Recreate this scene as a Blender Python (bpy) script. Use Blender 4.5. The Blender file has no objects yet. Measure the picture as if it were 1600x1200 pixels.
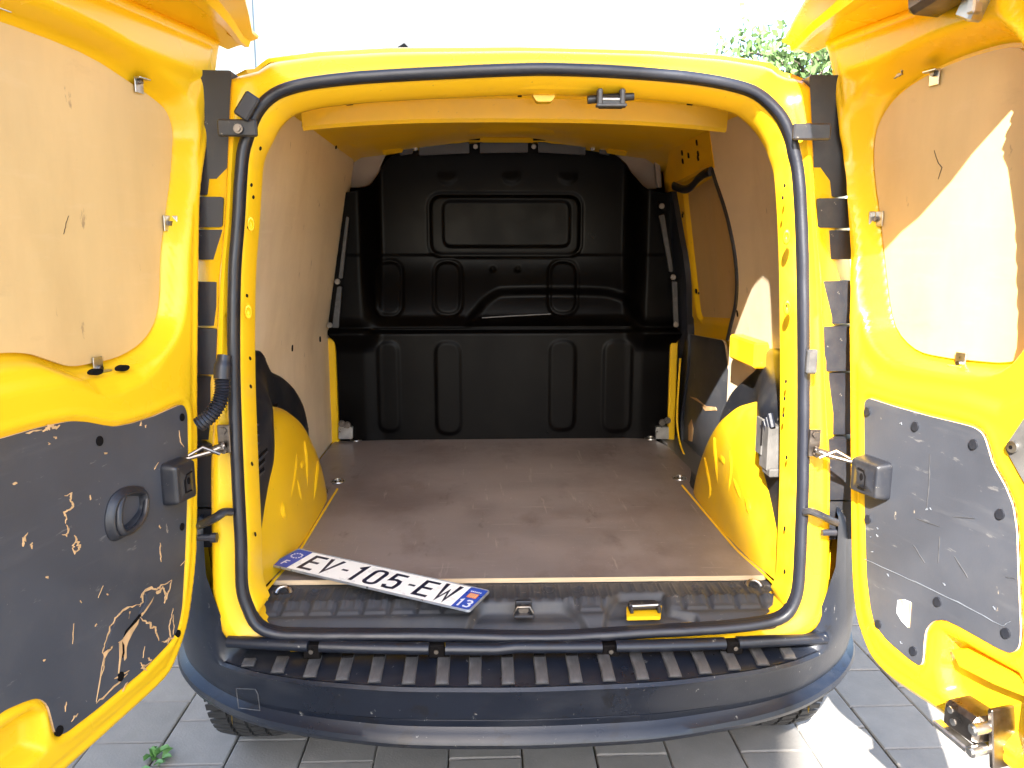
import bpy, bmesh, math, random
import numpy as np
from mathutils import Vector, Matrix
random.seed(7); RNG=np.random.RandomState(5)
S=bpy.context.scene; COL=S.collection
GZ=-0.58            # ground level; z = 0 is the cargo floor of the van, y = 0 the plane of the door seal
R=math.radians
# ------------------------------------------------------------------ camera
F=1225.0; PH=math.atan(210/F); TH=math.atan(44/F*math.cos(PH)); CAM=np.array([-.083,-1.55,.755])
cd=bpy.data.cameras.new('camera'); cam=bpy.data.objects.new('camera',cd); COL.objects.link(cam); S.camera=cam
cd.sensor_fit='HORIZONTAL'; cd.sensor_width=36; cd.lens=36*F/1600; cd.clip_start=.02; cd.clip_end=600
cam.location=CAM; cam.rotation_euler=(math.pi/2-PH,0,-TH)
cd.dof.use_dof=False
# ------------------------------------------------------------------ world, sun, exposure
SUN_A,SUN_C=.375,.785                       # light travels along (a, 1, -c)
sund=Vector((SUN_A,1.0,-SUN_C)).normalized()
W=bpy.data.worlds.new('World'); S.world=W; W.use_nodes=True
nt=W.node_tree; nt.nodes.clear()
sky=nt.nodes.new('ShaderNodeTexSky'); sky.sky_type='NISHITA'; sky.sun_disc=False
sky.sun_elevation=math.asin(-sund.z); sky.sun_rotation=math.atan2(-sund.x,-sund.y); sky.altitude=200; sky.air_density=1.0; sky.dust_density=2.5; sky.ozone_density=1.0
bg=nt.nodes.new('ShaderNodeBackground'); bg.inputs[1].default_value=.135
wo=nt.nodes.new('ShaderNodeOutputWorld'); nt.links.new(sky.outputs[0],bg.inputs[0]); nt.links.new(bg.outputs[0],wo.inputs[0])
sl=bpy.data.lights.new('sun','SUN'); sl.energy=5; sl.angle=R(.55); sl.color=(1,.95,.87)
so=bpy.data.objects.new('sun',sl); COL.objects.link(so); so.rotation_euler=sund.to_track_quat('-Z','Y').to_euler(); so.location=(-3,-8,9)
S.view_settings.view_transform='Standard'; S.view_settings.look='None'; S.view_settings.gamma=1; S.view_settings.exposure=2.6
S.view_settings.use_curve_mapping=False
S.render.engine='CYCLES'; S.cycles.max_bounces=10; S.cycles.diffuse_bounces=6; S.cycles.glossy_bounces=4
S.cycles.caustics_reflective=False; S.cycles.caustics_refractive=False

# ------------------------------------------------------------------ measuring helpers: where a line of sight meets a real surface of the van
def ray(px,py):
    f=np.array([math.sin(TH)*math.cos(PH),math.cos(TH)*math.cos(PH),-math.sin(PH)])
    r=np.array([math.cos(TH),-math.sin(TH),0]); u=np.cross(r,f)
    return f+(px-800)/F*r+(600-py)/F*u
def onp(px,py,p,n):
    d=ray(px,py); n=np.array(n,float); p=np.array(p,float)
    return CAM+d*np.dot(p-CAM,n)/np.dot(d,n)
def atY(px,py,y,l=0): return onp(px,py,(0,y,0),(0,1,-l))
def atZ(px,py,z): return onp(px,py,(0,0,z),(0,0,1))
def wallw(z): return .69-.17*np.maximum(0,np.asarray(z,float)-.45)
def atW(px,py,side,inset=0):
    d=ray(px,py); lo,hi=.3,6.
    for _ in range(50):
        m=(lo+hi)/2; P=CAM+d*m
        if side*P[0]>wallw(P[2])-inset: hi=m
        else: lo=m
    return CAM+d*lo          # use [1],[2] as wall coordinates
# ------------------------------------------------------------------ materials
def setin(b,k,v):
    if k in b.inputs: b.inputs[k].default_value=v
def mat(name,c,rough=.5,metal=0,coat=0,var=.12,vs=6,bump=0,bs=60,stretch=(1,1,1),dirt=None,dsc=3,dth=(.55,.75),rnd=0,spec=.5,coords='Object',dstretch=(1,1,1),rv=.1,bd=.002):
    m=bpy.data.materials.new(name); m.use_nodes=True; t=m.node_tree; N=t.nodes; L=t.links; b=N['Principled BSDF']
    setin(b,'Metallic',metal); setin(b,'Coat Weight',coat); setin(b,'Coat Roughness',.06); setin(b,'Specular IOR Level',spec)
    tc=N.new('ShaderNodeTexCoord'); mp=N.new('ShaderNodeMapping'); mp.inputs['Scale'].default_value=stretch
    L.new(tc.outputs[coords],mp.inputs[0])
    n=N.new('ShaderNodeTexNoise'); n.inputs['Scale'].default_value=vs; n.inputs['Detail'].default_value=6; n.inputs['Roughness'].default_value=.6; L.new(mp.outputs[0],n.inputs[0])
    r=N.new('ShaderNodeValToRGB'); r.color_ramp.elements[0].position=.3; r.color_ramp.elements[1].position=.72
    r.color_ramp.elements[0].color=(*[x*(1-var) for x in c],1); r.color_ramp.elements[1].color=(*[min(1,x*(1+var)) for x in c],1)
    L.new(n.outputs[0],r.inputs[0]); out=r.outputs[0]
    if rnd:
        oi=N.new('ShaderNodeObjectInfo'); mr=N.new('ShaderNodeMapRange'); mr.inputs[3].default_value=1-rnd; mr.inputs[4].default_value=1+rnd
        L.new(oi.outputs['Random'],mr.inputs[0]); hs=N.new('ShaderNodeHueSaturation'); L.new(out,hs.inputs['Color']); L.new(mr.outputs[0],hs.inputs['Value']); out=hs.outputs[0]
    if dirt:
        for i,(dc,dscale,th,dst,amt) in enumerate(dirt):
            mp2=N.new('ShaderNodeMapping'); mp2.inputs['Scale'].default_value=dst; mp2.inputs['Location'].default_value=(3.1*i+1.7,2.3*i,1.1*i); mp2.inputs['Rotation'].default_value=(0,0,0); L.new(tc.outputs[coords],mp2.inputs[0])
            n2=N.new('ShaderNodeTexNoise'); n2.inputs['Scale'].default_value=dscale; n2.inputs['Detail'].default_value=8; n2.inputs['Roughness'].default_value=.65; L.new(mp2.outputs[0],n2.inputs[0])
            r2=N.new('ShaderNodeValToRGB'); r2.color_ramp.elements[0].position=th[0]; r2.color_ramp.elements[1].position=th[1]; r2.color_ramp.elements[1].color=(amt,amt,amt,1); L.new(n2.outputs[0],r2.inputs[0])
            mx=N.new('ShaderNodeMixRGB'); L.new(r2.outputs[0],mx.inputs[0]); L.new(out,mx.inputs[1]); mx.inputs[2].default_value=(*dc,1); out=mx.outputs[0]
    L.new(out,b.inputs['Base Color'])
    rr=N.new('ShaderNodeMapRange'); rr.inputs[1].default_value=.3; rr.inputs[2].default_value=.7; rr.inputs[3].default_value=max(.02,rough-rv); rr.inputs[4].default_value=min(1,rough+rv)
    L.new(n.outputs[0],rr.inputs[0]); L.new(rr.outputs[0],b.inputs['Roughness'])
    if bump:
        n3=N.new('ShaderNodeTexNoise'); n3.inputs['Scale'].default_value=bs; n3.inputs['Detail'].default_value=4; L.new(mp.outputs[0],n3.inputs[0])
        bp=N.new('ShaderNodeBump'); bp.inputs['Strength'].default_value=bump; bp.inputs['Distance'].default_value=bd; L.new(n3.outputs[0],bp.inputs['Height']); L.new(bp.outputs[0],b.inputs['Normal'])
    return m
YEL=(.82,.498,.012)
M={}
M['yellow']=mat('yellow_paint',YEL,.28,coat=.12,spec=.3,var=.03,vs=3,bump=.05,bs=35,rv=.05,dirt=[((.35,.20,.03),80,(.69,.72),(1,1,1),.5),((.55,.36,.06),4,(.60,.8),(1,1,1),.25)])
M['yellow_in']=mat('yellow_paint_worn',YEL,.36,coat=.1,spec=.3,var=.05,vs=5,bump=.08,bs=40,rv=.08,dirt=[((.30,.17,.04),60,(.67,.70),(1,1,1),.6),((.60,.38,.08),5,(.52,.72),(1,1,1),.35)])
M['ply']=mat('birch_plywood',(.62,.425,.185),.55,var=.10,vs=7,bump=.12,bs=90,stretch=(1,1,.22),dirt=[((.42,.25,.10),2.2,(.48,.75),(1,1,.5),.5),((.16,.10,.06),34,(.66,.71),(1,1,.35),.6),((.72,.53,.30),22,(.56,.70),(.4,.4,2.0),.12),((.30,.19,.10),9,(.58,.70),(1,.3,1),.3)])
M['ply_wall']=mat('birch_wall_lining',(.80,.655,.46),.55,var=.08,vs=5,bump=.12,bs=90,stretch=(1,.25,1),dirt=[((.52,.37,.21),2.4,(.46,.70),(1,1,.5),.5),((.20,.14,.09),26,(.66,.70),(1,1,.4),.5),((.82,.70,.50),20,(.58,.68),(1,.3,2.5),.3)])
M['ply_floor']=mat('brown_film_faced_plywood',(.205,.175,.166),.40,var=.16,vs=4,bump=.5,bs=320,stretch=(1,1,1),bd=.0007,
   dirt=[((.060,.038,.032),6,(.56,.68),(1,.5,1),.5),((.25,.21,.195),3,(.44,.66),(.5,1.4,1),.6),((.105,.075,.066),2.2,(.46,.62),(1,.8,1),.5),((.34,.30,.27),50,(.625,.68),(.12,1,1),.45),((.060,.042,.036),11,(.62,.68),(1,.35,1),.45),((.38,.33,.29),38,(.63,.67),(1,.09,1),.40),((.50,.45,.40),120,(.67,.70),(1,1,1),.7)])
M['ply_edge']=mat('plywood_edge',(.62,.47,.30),.7,var=.22,vs=10,stretch=(1,1,60),bump=.2,bs=30)
M['film_black']=mat('black_film_plywood',(.048,.052,.064),.45,var=.14,vs=5,bump=.25,bs=220,bd=.0005,
   dirt=[((.10,.095,.095),4,(.50,.8),(1,1,1),.5),((.34,.28,.21),46,(.685,.70),(1,1,.4),.8),((.20,.19,.18),60,(.64,.68),(.25,.25,1),.45),((.13,.13,.135),12,(.56,.68),(.2,.2,1.5),.22)])
M['wood_raw']=mat('splintered_wood',(.58,.36,.17),.8,var=.3,vs=30,stretch=(1,1,.15),bump=.6,bs=60)
M['plastic']=mat('black_plastic',(.014,.0155,.021),.38,var=.16,vs=5,bump=.22,bs=300,bd=.0006,rv=.09,dirt=[((.055,.050,.045),8,(.50,.66),(1,1,1),.5),((.30,.27,.22),80,(.66,.69),(1,1,1),.6)])
M['sill']=mat('sill_plastic',(.038,.041,.049),.50,var=.14,vs=6,bump=.3,bs=420,bd=.0005,rv=.07,spec=.4,dirt=[((.075,.070,.064),9,(.50,.68),(1,.7,1),.6),((.24,.22,.19),60,(.64,.68),(.25,1,1),.6)])
M['bumper']=mat('bumper_plastic',(.0085,.0115,.020),.33,spec=.42,var=.16,vs=4,bump=.30,bs=380,bd=.0006,rv=.09,dirt=[((.030,.032,.038),6,(.48,.66),(.5,1,1),.7),((.26,.25,.23),70,(.66,.69),(1,1,.6),.6),((.008,.008,.010),14,(.60,.64),(1,1,1),.8)])
M['worn_plastic']=mat('worn_grey_plastic',(.050,.050,.054),.42,var=.35,vs=12,bump=.3,bs=200,bd=.0006,stretch=(3,1,1),dirt=[((.16,.155,.15),18,(.50,.68),(1,.25,1),.6)])
M['partition']=mat('partition_plastic',(.0014,.0011,.0013),.36,spec=.075,var=.15,vs=4,bump=.15,bs=240,bd=.0006,dirt=[((.005,.0045,.004),5,(.50,.70),(1,1,1),.6)])
M['flange']=mat('partition_flange',(.030,.030,.038),.35,var=.15,vs=10)
M['rubber']=mat('black_rubber',(.014,.016,.024),.38,var=.12,vs=8,bump=.15,bs=150,rv=.07)
M['tyre']=mat('tyre_rubber',(.028,.027,.027),.8,var=.2,vs=20,bump=.3,bs=120)
M['metal']=mat('zinc_metal',(.55,.54,.52),.33,metal=1,var=.18,vs=30,bump=.15,bs=120)
M['steel_dark']=mat('dark_steel',(.20,.175,.155),.33,metal=1,var=.3,vs=22,bump=.2,bs=100)
M['hole']=mat('dark_hole',(.006,.005,.005),.8,var=.1,spec=.1)
M['grey_trim']=mat('grey_cab_trim',(.33,.28,.25),.6,var=.08,vs=8,bump=.1,bs=150)
M['mud']=mat('worn_dark_metal',(.10,.095,.09),.5,var=.3,vs=14,bump=.3,bs=60)
M['white']=mat('white_plate',(.88,.90,.88),.30,var=.03,vs=12,dirt=[((.5,.49,.45),30,(.66,.74),(1,1,1),.4)])
M['blue']=mat('blue_plate',(.028,.075,.42),.32,var=.10,vs=18)
M['ink']=mat('black_ink',(.012,.014,.035),.35,var=.1,dirt=[((.5,.52,.55),60,(.68,.72),(1,1,1),.6)])
M['whitemark']=mat('white_print',(.72,.75,.80),.4,var=.05)
M['orange']=mat('orange_print',(.72,.20,.045),.4,var=.2,vs=150)
M['plate_edge']=mat('plate_aluminium',(.42,.46,.52),.35,metal=.7,var=.15,vs=40)
M['paver']=mat('concrete_paver',(.245,.228,.205),.85,var=.14,vs=9,bump=.7,bs=160,rnd=.14,dirt=[((.17,.158,.14),3.2,(.5,.75),(1,1,1),.55),((.34,.33,.31),120,(.62,.70),(1,1,1),.5),((.09,.09,.08),90,(.66,.72),(1,1,1),.5)])
M['joint']=mat('joint_sand',(.050,.042,.028),.95,var=.4,vs=40,bump=.8,bs=90,dirt=[((.06,.095,.02),9,(.46,.58),(1,1,1),.9)])
M['leaf']=mat('weed_leaf',(.10,.24,.055),.5,var=.3,vs=30)
M['treeleaf']=mat('tree_leaf',(.085,.15,.045),.55,var=.35,vs=1.2,rnd=.1)
M['bark']=mat('bark',(.14,.11,.085),.85,var=.3,vs=12,bump=.8,bs=20)
M['cladding']=mat('shade_toned_cladding',(.088,.112,.125),.5,var=.05,vs=1.5)  # grey-blue front; its shade is put into the colour, so it is darkened
M['glare_toned_wall']=mat('glare_toned_wall',(.80,.82,.84),.6,var=.03,vs=2)  # overexposed side of the same building, its brightness put into the colour
M['roofdark']=mat('dark_roof',(.05,.055,.065),.7,var=.2,vs=3)
M['render']=mat('cream_render',(.55,.50,.43),.85,var=.06,vs=2,bump=.2,bs=30)
M['glass']=mat('dark_window_glass',(.03,.04,.05),.08,var=.1)
M['lampred']=mat('tail_lamp_red',(.45,.02,.02),.15,coat=1,var=.05)
M['under']=mat('underbody',(.03,.028,.026),.9,var=.2)

# ------------------------------------------------------------------ object helpers
ORG={}
def finish(o,me,parent,kind=None,label=None,cat=None,group=None,recenter=True):
    c=Vector((0,0,0))
    if recenter and len(me.vertices):
        co=np.empty(len(me.vertices)*3,dtype=np.float32); me.vertices.foreach_get('co',co); co=co.reshape(-1,3)
        mn,mxx=co.min(0),co.max(0); c=Vector([float(x) for x in (mn+mxx)/2])
        if cat: c.z=float(mn[2])
        co-=np.array(c,dtype=np.float32); me.vertices.foreach_set('co',co.ravel()); me.update()
    ORG[o.name]=c; COL.objects.link(o)
    if parent is not None: o.parent=parent; o.location=c-ORG[parent.name]
    else: o.location=c
    if kind: o['kind']=kind
    if label: o['label']=label
    if cat: o['category']=cat
    if group: o['group']=group
    return o
def mobj(name,verts,faces,mats,parent=None,smooth=True,midx=None,sharp=35,**k):
    me=bpy.data.meshes.new(name); me.from_pydata([tuple(map(float,v)) for v in verts],[],[tuple(int(i) for i in f) for f in faces])
    if not isinstance(mats,(list,tuple)): mats=[mats]
    for m in mats: me.materials.append(M[m] if isinstance(m,str) else m)
    if midx is not None: me.polygons.foreach_set('material_index',midx)
    bm=bmesh.new(); bm.from_mesh(me); bmesh.ops.recalc_face_normals(bm,faces=bm.faces)
    if smooth:
        for f in bm.faces: f.smooth=True
        for e in bm.edges:
            if len(e.link_faces)==2 and e.calc_face_angle(0)>R(sharp): e.smooth=False
    bm.to_mesh(me); bm.free(); me.update()
    o=bpy.data.objects.new(name,me)
    return finish(o,me,parent,**k)
def empty(name,loc,label,cat,group=None):
    o=bpy.data.objects.new(name,None); COL.objects.link(o); o.location=loc; o.empty_display_size=.2; o['label']=label; o['category']=cat
    if group: o['group']=group
    ORG[o.name]=Vector(loc); return o
class MB:
    def __init__(s): s.v=[]; s.f=[]; s.m=[]
    def add(s,v,f,mi=0):
        n=len(s.v); s.v+= [tuple(map(float,p)) for p in v]; s.f+=[tuple(i+n for i in q) for q in f]; s.m+=[mi]*len(f)
    def box(s,c,d,rot=None,bev=0.0,mi=0):
        hx,hy,hz=[x/2 for x in d]; b=min(bev,hx*.49,hy*.49,hz*.49)
        if b<=0:
            pts=[(x,y,z) for x in(-hx,hx) for y in(-hy,hy) for z in(-hz,hz)]
            fs=[(0,1,3,2),(4,6,7,5),(0,4,5,1),(2,3,7,6),(0,2,6,4),(1,5,7,3)]
        else:
            pts=[];idx={}
            for sx in(-1,1):
                for sy in(-1,1):
                    for sz in(-1,1):
                        for a in range(3):
                            p=[sx*(hx-b),sy*(hy-b),sz*(hz-b)]; p[a]=(sx*hx,sy*hy,sz*hz)[a]; idx[(sx,sy,sz,a)]=len(pts); pts.append(p)
            fs=[]
            for a in range(3):
                o1,o2=[(1,2),(0,2),(0,1)][a]
                for sg in(-1,1):
                    q=[]
                    for (p1,p2) in((-1,-1),(1,-1),(1,1),(-1,1)):
                        k=[0,0,0];k[a]=sg;k[o1]=p1;k[o2]=p2; q.append(idx[(*k,a)])
                    fs.append(q)
                for p1 in(-1,1):
                    for p2 in(-1,1):
                        k1=[0,0,0];k2=[0,0,0];k1[a]=-1;k2[a]=1
                        for k in(k1,k2): k[o1]=p1;k[o2]=p2
                        fs.append([idx[(*k1,o1)],idx[(*k2,o1)],idx[(*k2,o2)],idx[(*k1,o2)]])
            for sx in(-1,1):
                for sy in(-1,1):
                    for sz in(-1,1): fs.append([idx[(sx,sy,sz,0)],idx[(sx,sy,sz,1)],idx[(sx,sy,sz,2)]])
        m=Matrix(rot) if rot is not None else Matrix.Identity(3)
        s.add([tuple(m@Vector(p)+Vector(c)) for p in pts],fs,mi)
    def tube(s,pts,r,n=10,closed=False,cap=True,mi=0,flat=1.0,up=None):
        P=[Vector(p) for p in pts]; K=len(P); rs=r if isinstance(r,(list,tuple)) else [r]*K
        rings=[];pn=None
        for i in range(K):
            a=P[(i-1)%K] if (closed or i>0) else P[i]; b=P[(i+1)%K] if (closed or i<K-1) else P[i]
            t=(b-a).normalized()
            ref=Vector(up) if up is not None else (pn if pn is not None else (Vector((0,0,1)) if abs(t.z)<.9 else Vector((1,0,0))))
            u=(ref-t*ref.dot(t)); u=u.normalized() if u.length>1e-6 else t.orthogonal().normalized(); pn=u
            w=t.cross(u)
            rings.append([P[i]+(u*math.cos(2*math.pi*k/n)*flat+w*math.sin(2*math.pi*k/n))*rs[i] for k in range(n)])
        v=[q for rg in rings for q in rg]; f=[]
        for i in range(K if closed else K-1):
            j=(i+1)%K
            for k in range(n): f.append((i*n+k,i*n+(k+1)%n,j*n+(k+1)%n,j*n+k))
        if cap and not closed: f.append(tuple(range(n))[::-1]); f.append(tuple((K-1)*n+k for k in range(n)))
        s.add(v,f,mi)
    def prism(s,poly,d,mapf,mi=0,rim=None,zb=0.0):
        """poly 2d, top at height d, bottom at height zb, mapf(u,v,n)"""
        n=len(poly); v=[mapf(u,w,d) for u,w in poly]+[mapf(u,w,zb) for u,w in poly]
        s.add(v,[tuple(range(n)),tuple(range(2*n-1,n-1,-1))],mi)
        s.add(v,[(i,(i+1)%n,n+(i+1)%n,n+i) for i in range(n)],mi if rim is None else rim)
    def disc(s,mapf,u,w,r,d,zb=0,n=14,mi=0,sv=1.0,rim=None):
        s.prism([(u+r*math.cos(2*math.pi*k/n),w+r*sv*math.sin(2*math.pi*k/n)) for k in range(n)],d,mapf,mi,rim,zb)
    def obj(s,name,mats,parent=None,**k): return mobj(name,s.v,s.f,mats,parent,midx=s.m,**k)
def smoothpoly(pts,n=6,closed=True):
    P=[np.array(p,float) for p in pts]; K=len(P); out=[]
    for i in range(K if closed else K-1):
        p0=P[(i-1)%K] if closed or i>0 else P[i]; p1=P[i]; p2=P[(i+1)%K]; p3=P[(i+2)%K] if closed or i<K-2 else p2
        for j in range(n):
            t=j/n; out.append(tuple(.5*((2*p1)+(-p0+p2)*t+(2*p0-5*p1+4*p2-p3)*t*t+(-p0+3*p1-3*p2+p3)*t**3)))
    if not closed: out.append(tuple(P[-1]))
    return out
def fillet(pts,r,n=6):
    out=[];K=len(pts); rr=r if isinstance(r,(list,tuple)) else [r]*K
    for i in range(K):
        p=Vector(pts[i]).to_2d(); a=Vector(pts[i-1]).to_2d(); b=Vector(pts[(i+1)%K]).to_2d()
        da=(a-p);db=(b-p); q=min(rr[i],da.length*.49,db.length*.49)
        if q<1e-5: out.append(tuple(p)); continue
        A=p+da.normalized()*q; B=p+db.normalized()*q
        for j in range(n+1):
            t=j/n; out.append(tuple(A*(1-t)**2+p*2*t*(1-t)+B*t*t))
    return out
def sdpoly(U,V,poly):
    """signed distance, positive inside; also nearest point"""
    P=np.array(poly,float); Q=np.roll(P,-1,0); best=np.full(U.shape,1e9); nx=np.zeros(U.shape); ny=np.zeros(U.shape); ins=np.zeros(U.shape,bool)
    for (x1,y1),(x2,y2) in zip(P,Q):
        dx,dy=x2-x1,y2-y1; L=dx*dx+dy*dy+1e-18
        t=np.clip(((U-x1)*dx+(V-y1)*dy)/L,0,1); qx=x1+t*dx; qy=y1+t*dy; d=(U-qx)**2+(V-qy)**2
        m=d<best; best=np.where(m,d,best); nx=np.where(m,qx,nx); ny=np.where(m,qy,ny)
        c=((y1>V)!=(y2>V)); xi=(x2-x1)*(V-y1)/(y2-y1+1e-18)+x1; ins^=(c&(U<xi))
    d=np.sqrt(best); return np.where(ins,d,-d),nx,ny
def ss(a,b,x): t=np.clip((x-a)/(b-a),0,1); return t*t*(3-2*t)
def pressed(name,outline,hf,mapf,res,mats,parent,back=None,holes=(),**k):
    """sheet pressed in relief: fine grid trimmed to the outline, with a rim down to height `back`"""
    P=np.array(outline); u0,v0=P.min(0)-res; u1,v1=P.max(0)+res
    nu=int((u1-u0)/res)+2; nv=int((v1-v0)/res)+2
    U,V=np.meshgrid(u0+np.arange(nu)*res,v0+np.arange(nv)*res,indexing='ij')
    sd,nx,ny=sdpoly(U,V,outline)
    for h in holes:
        s2,x2,y2=sdpoly(U,V,h); m=(-s2)<sd; sd=np.where(m,-s2,sd); nx=np.where(m,x2,nx); ny=np.where(m,y2,ny)
    cs=(sd[:-1,:-1]+sd[1:,:-1]+sd[1:,1:]+sd[:-1,1:])/4; keep=cs>0
    # boundary verts
    cnt=np.zeros(U.shape,int)
    for a,b in((0,0),(1,0),(1,1),(0,1)): cnt[a:nu-1+a,b:nv-1+b]+=keep
    bd=(cnt>0)&(cnt<4); U=np.where(bd,nx,U); V=np.where(bd,ny,V)
    used=cnt>0; idx=-np.ones(U.shape,int); idx[used]=np.arange(used.sum())
    H=hf(U,V)
    u,v,h=U[used],V[used],H[used]
    X=np.array(mapf(u,v,h)).T
    I,J=np.nonzero(keep); faces=np.stack([idx[I,J],idx[I+1,J],idx[I+1,J+1],idx[I,J+1]],1).tolist()
    verts=X.tolist(); mi=[0]*len(faces)
    if back is not None:
        edges=[]
        kp=np.pad(keep,1)
        for i,j in zip(I,J):
            if not kp[i+1,j]: edges.append((idx[i,j],idx[i+1,j]))
            if not kp[i+1,j+2]: edges.append((idx[i+1,j+1],idx[i,j+1]))
            if not kp[i,j+1]: edges.append((idx[i,j+1],idx[i,j]))
            if not kp[i+2,j+1]: edges.append((idx[i+1,j],idx[i+1,j+1]))
        n0=len(verts); mp={}
        for a in sorted({x for e in edges for x in e}):
            mp[a]=len(verts); verts.append([float(t) for t in mapf(u[a],v[a],h[a])]); verts.append([float(t) for t in mapf(u[a],v[a],back)])
        for a,b in edges: faces.append([mp[b],mp[a],mp[a]+1,mp[b]+1]); mi.append(1 if isinstance(mats,(list,tuple)) and len(mats)>1 else 0)
    me=bpy.data.meshes.new(name); me.from_pydata(verts,[],faces)
    for m in (mats if isinstance(mats,(list,tuple)) else [mats]): me.materials.append(M[m])
    me.polygons.foreach_set('material_index',mi); me.polygons.foreach_set('use_smooth',[True]*len(faces)); me.update()
    o=bpy.data.objects.new(name,me); return finish(o,me,parent,**k)
def ribbon(pts,w,closed=False):
    """mitred 2d ribbon -> left and right lists"""
    P=[Vector(p) for p in pts]; K=len(P); Lf=[];Rt=[]
    for i in range(K):
        a=P[(i-1)%K] if closed or i>0 else None; b=P[(i+1)%K] if closed or i<K-1 else None
        d1=(P[i]-a).normalized() if a is not None else None; d2=(b-P[i]).normalized() if b is not None else None
        if d1 is None: d1=d2
        if d2 is None: d2=d1
        n1=Vector((-d1.y,d1.x)); n2=Vector((-d2.y,d2.x)); m=(n1+n2)
        m=m.normalized() if m.length>1e-4 else n1
        s=min(1/max(.35,m.dot(n1)),2.4)*w/2
        Lf.append(tuple(P[i]+m*s)); Rt.append(tuple(P[i]-m*s))
    return Lf,Rt
def add_ribbon(mb,pts,w,d,mapf,closed=False,mi=0,zb=0.0):
    L_,R_=ribbon(pts,w,closed); K=len(pts)
    v=[mapf(*p,d) for p in L_]+[mapf(*p,d) for p in R_]+[mapf(*p,zb) for p in L_]+[mapf(*p,zb) for p in R_]; f=[]
    for i in range(K if closed else K-1):
        j=(i+1)%K; f+=[(i,j,K+j,K+i),(i,2*K+i,2*K+j,j),(K+i,K+j,3*K+j,3*K+i)]
    if not closed: f+=[(0,K,3*K,2*K),(K-1,3*K-1,4*K-1,2*K-1)]
    mb.add(v,f,mi)

# =================================================================== GROUND
def gmap(u,v,n): return (u,v,GZ+n)
g=MB(); g.add([(-150,-150,GZ-.012),(150,-150,GZ-.012),(150,250,GZ-.012),(-150,250,GZ-.012)],[(0,1,2,3)])
ground=g.obj('ground','joint',kind='structure')
PX,X0=.1962,-.970
def paver_mesh(name,j=0):
    w=PX/2-.0019; h=.1-.0015; b=.003
    r1=random.Random(j); jt=lambda: r1.uniform(-.0012,.0012)
    o=[(-w+jt(),-h+jt()),(w+jt(),-h+jt()),(w+jt(),h+jt()),(-w+jt(),h+jt())]
    v=[(x,y,-.03) for x,y in o]+[(x,y,-b) for x,y in o]+[(x*(1-b/w*1.2),y*(1-b/h*1.2),0) for x,y in o]
    f=[(8,9,10,11)]+[(i,(i+1)%4,4+(i+1)%4,4+i) for i in range(4)]+[(4+i,4+(i+1)%4,8+(i+1)%4,8+i) for i in range(4)]
    me=bpy.data.meshes.new(name); me.from_pydata(v,[],f); me.materials.append(M['paver']); return me
pm=[paver_mesh('paving_stone',j) for j in range(5)]
fmb=MB(); npv=0
for c in range(-40,52):
    off=0 if c%2==0 else .1
    y0=.541-.004*0+off - .0
    xc=X0+PX*(c+.5)
    for r_ in range(-45,60):
        yc=y0+.201*r_+.1-.2
        near = (abs(xc)<1.75 and -.35<yc<1.85) 
        hgt=random.uniform(-.0015,.002); rz=random.uniform(-.006,.006)
        if near and npv<300:
            o=bpy.data.objects.new('paving_stone',pm[(c*7+r_*3)%5]); COL.objects.link(o); o.parent=ground
            o.location=Vector((xc,yc,GZ+hgt))-ORG['ground']; o.rotation_euler=(random.uniform(-.004,.004),random.uniform(-.004,.004),rz); npv+=1
        elif abs(xc)<6 and -6<yc<9:
            w=PX/2-.0035; fmb.add([(xc-w,yc-.0965,GZ+hgt),(xc+w,yc-.0965,GZ+hgt),(xc+w,yc+.0965,GZ+hgt),(xc-w,yc+.0965,GZ+hgt)],[(0,1,2,3)])
fmb.obj('paving_stone',['paver'],ground,kind='stuff',smooth=False)
pv=MB()
for a,b_,c_,d_ in((-150,150,-150,-6.1),(-150,150,9.1,250),(-150,-6.1,-6.1,9.1),(6.1,150,-6.1,9.1)):
    pv.add([(a,c_,GZ-.004),(b_,c_,GZ-.004),(b_,d_,GZ-.004),(a,d_,GZ-.004)],[(0,1,2,3)])
pv.obj('pavement',['paver'],None,kind='structure',smooth=False)

# =================================================================== VAN
van=empty('delivery_van',(0,0,GZ),'yellow delivery van seen from behind with both rear doors wide open','van')
def part(mb,name,m,parent=None,**k): return mb.obj(name,m,parent or van,**k)

seal_px=[(800,109),(593,119),(498,128),(451,138),(422,152),(400,177),(387,212),(378,250),(372,345),(366,433),(365,568),(369,700),(376,848),(378,918),(389,954),(402,976),(425,988),(470,992),(680,993),(857,996),(1017,987),(1126,981),(1199,972),(1228,960),(1242,938),(1248,912),(1251,858),(1255,743),(1256,568),(1254,393),(1248,277),(1240,236),(1235,213),(1219,180),(1190,151),(1157,136),(1092,123),(995,114),(897,109)]
LEAN=.08
def oplane(x,z,n): return (x,LEAN*z+n,z)          # opening plane, n goes into the van
seal2=[]
for p in seal_px:
    q=atY(*p,0,LEAN); seal2.append((q[0],q[2]))
seal_s=smoothpoly(seal2,8)
def resample(poly,n):
    P=np.array(poly+[poly[0]]); d=np.r_[0,np.cumsum(np.hypot(*np.diff(P,axis=0).T))]; t=np.linspace(0,d[-1],n,endpoint=False)
    return np.stack([np.interp(t,d,P[:,0]),np.interp(t,d,P[:,1])],1)
NS=320; SL=resample(seal_s,NS)
tg=np.roll(SL,-1,0)-np.roll(SL,1,0); tg/=np.linalg.norm(tg,axis=1)[:,None]
nrm=np.stack([tg[:,1],-tg[:,0]],1); cen=SL.mean(0)
if ((SL+nrm*.01-cen)**2).sum()<((SL-cen)**2).sum(): nrm=-nrm       # outward
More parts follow.
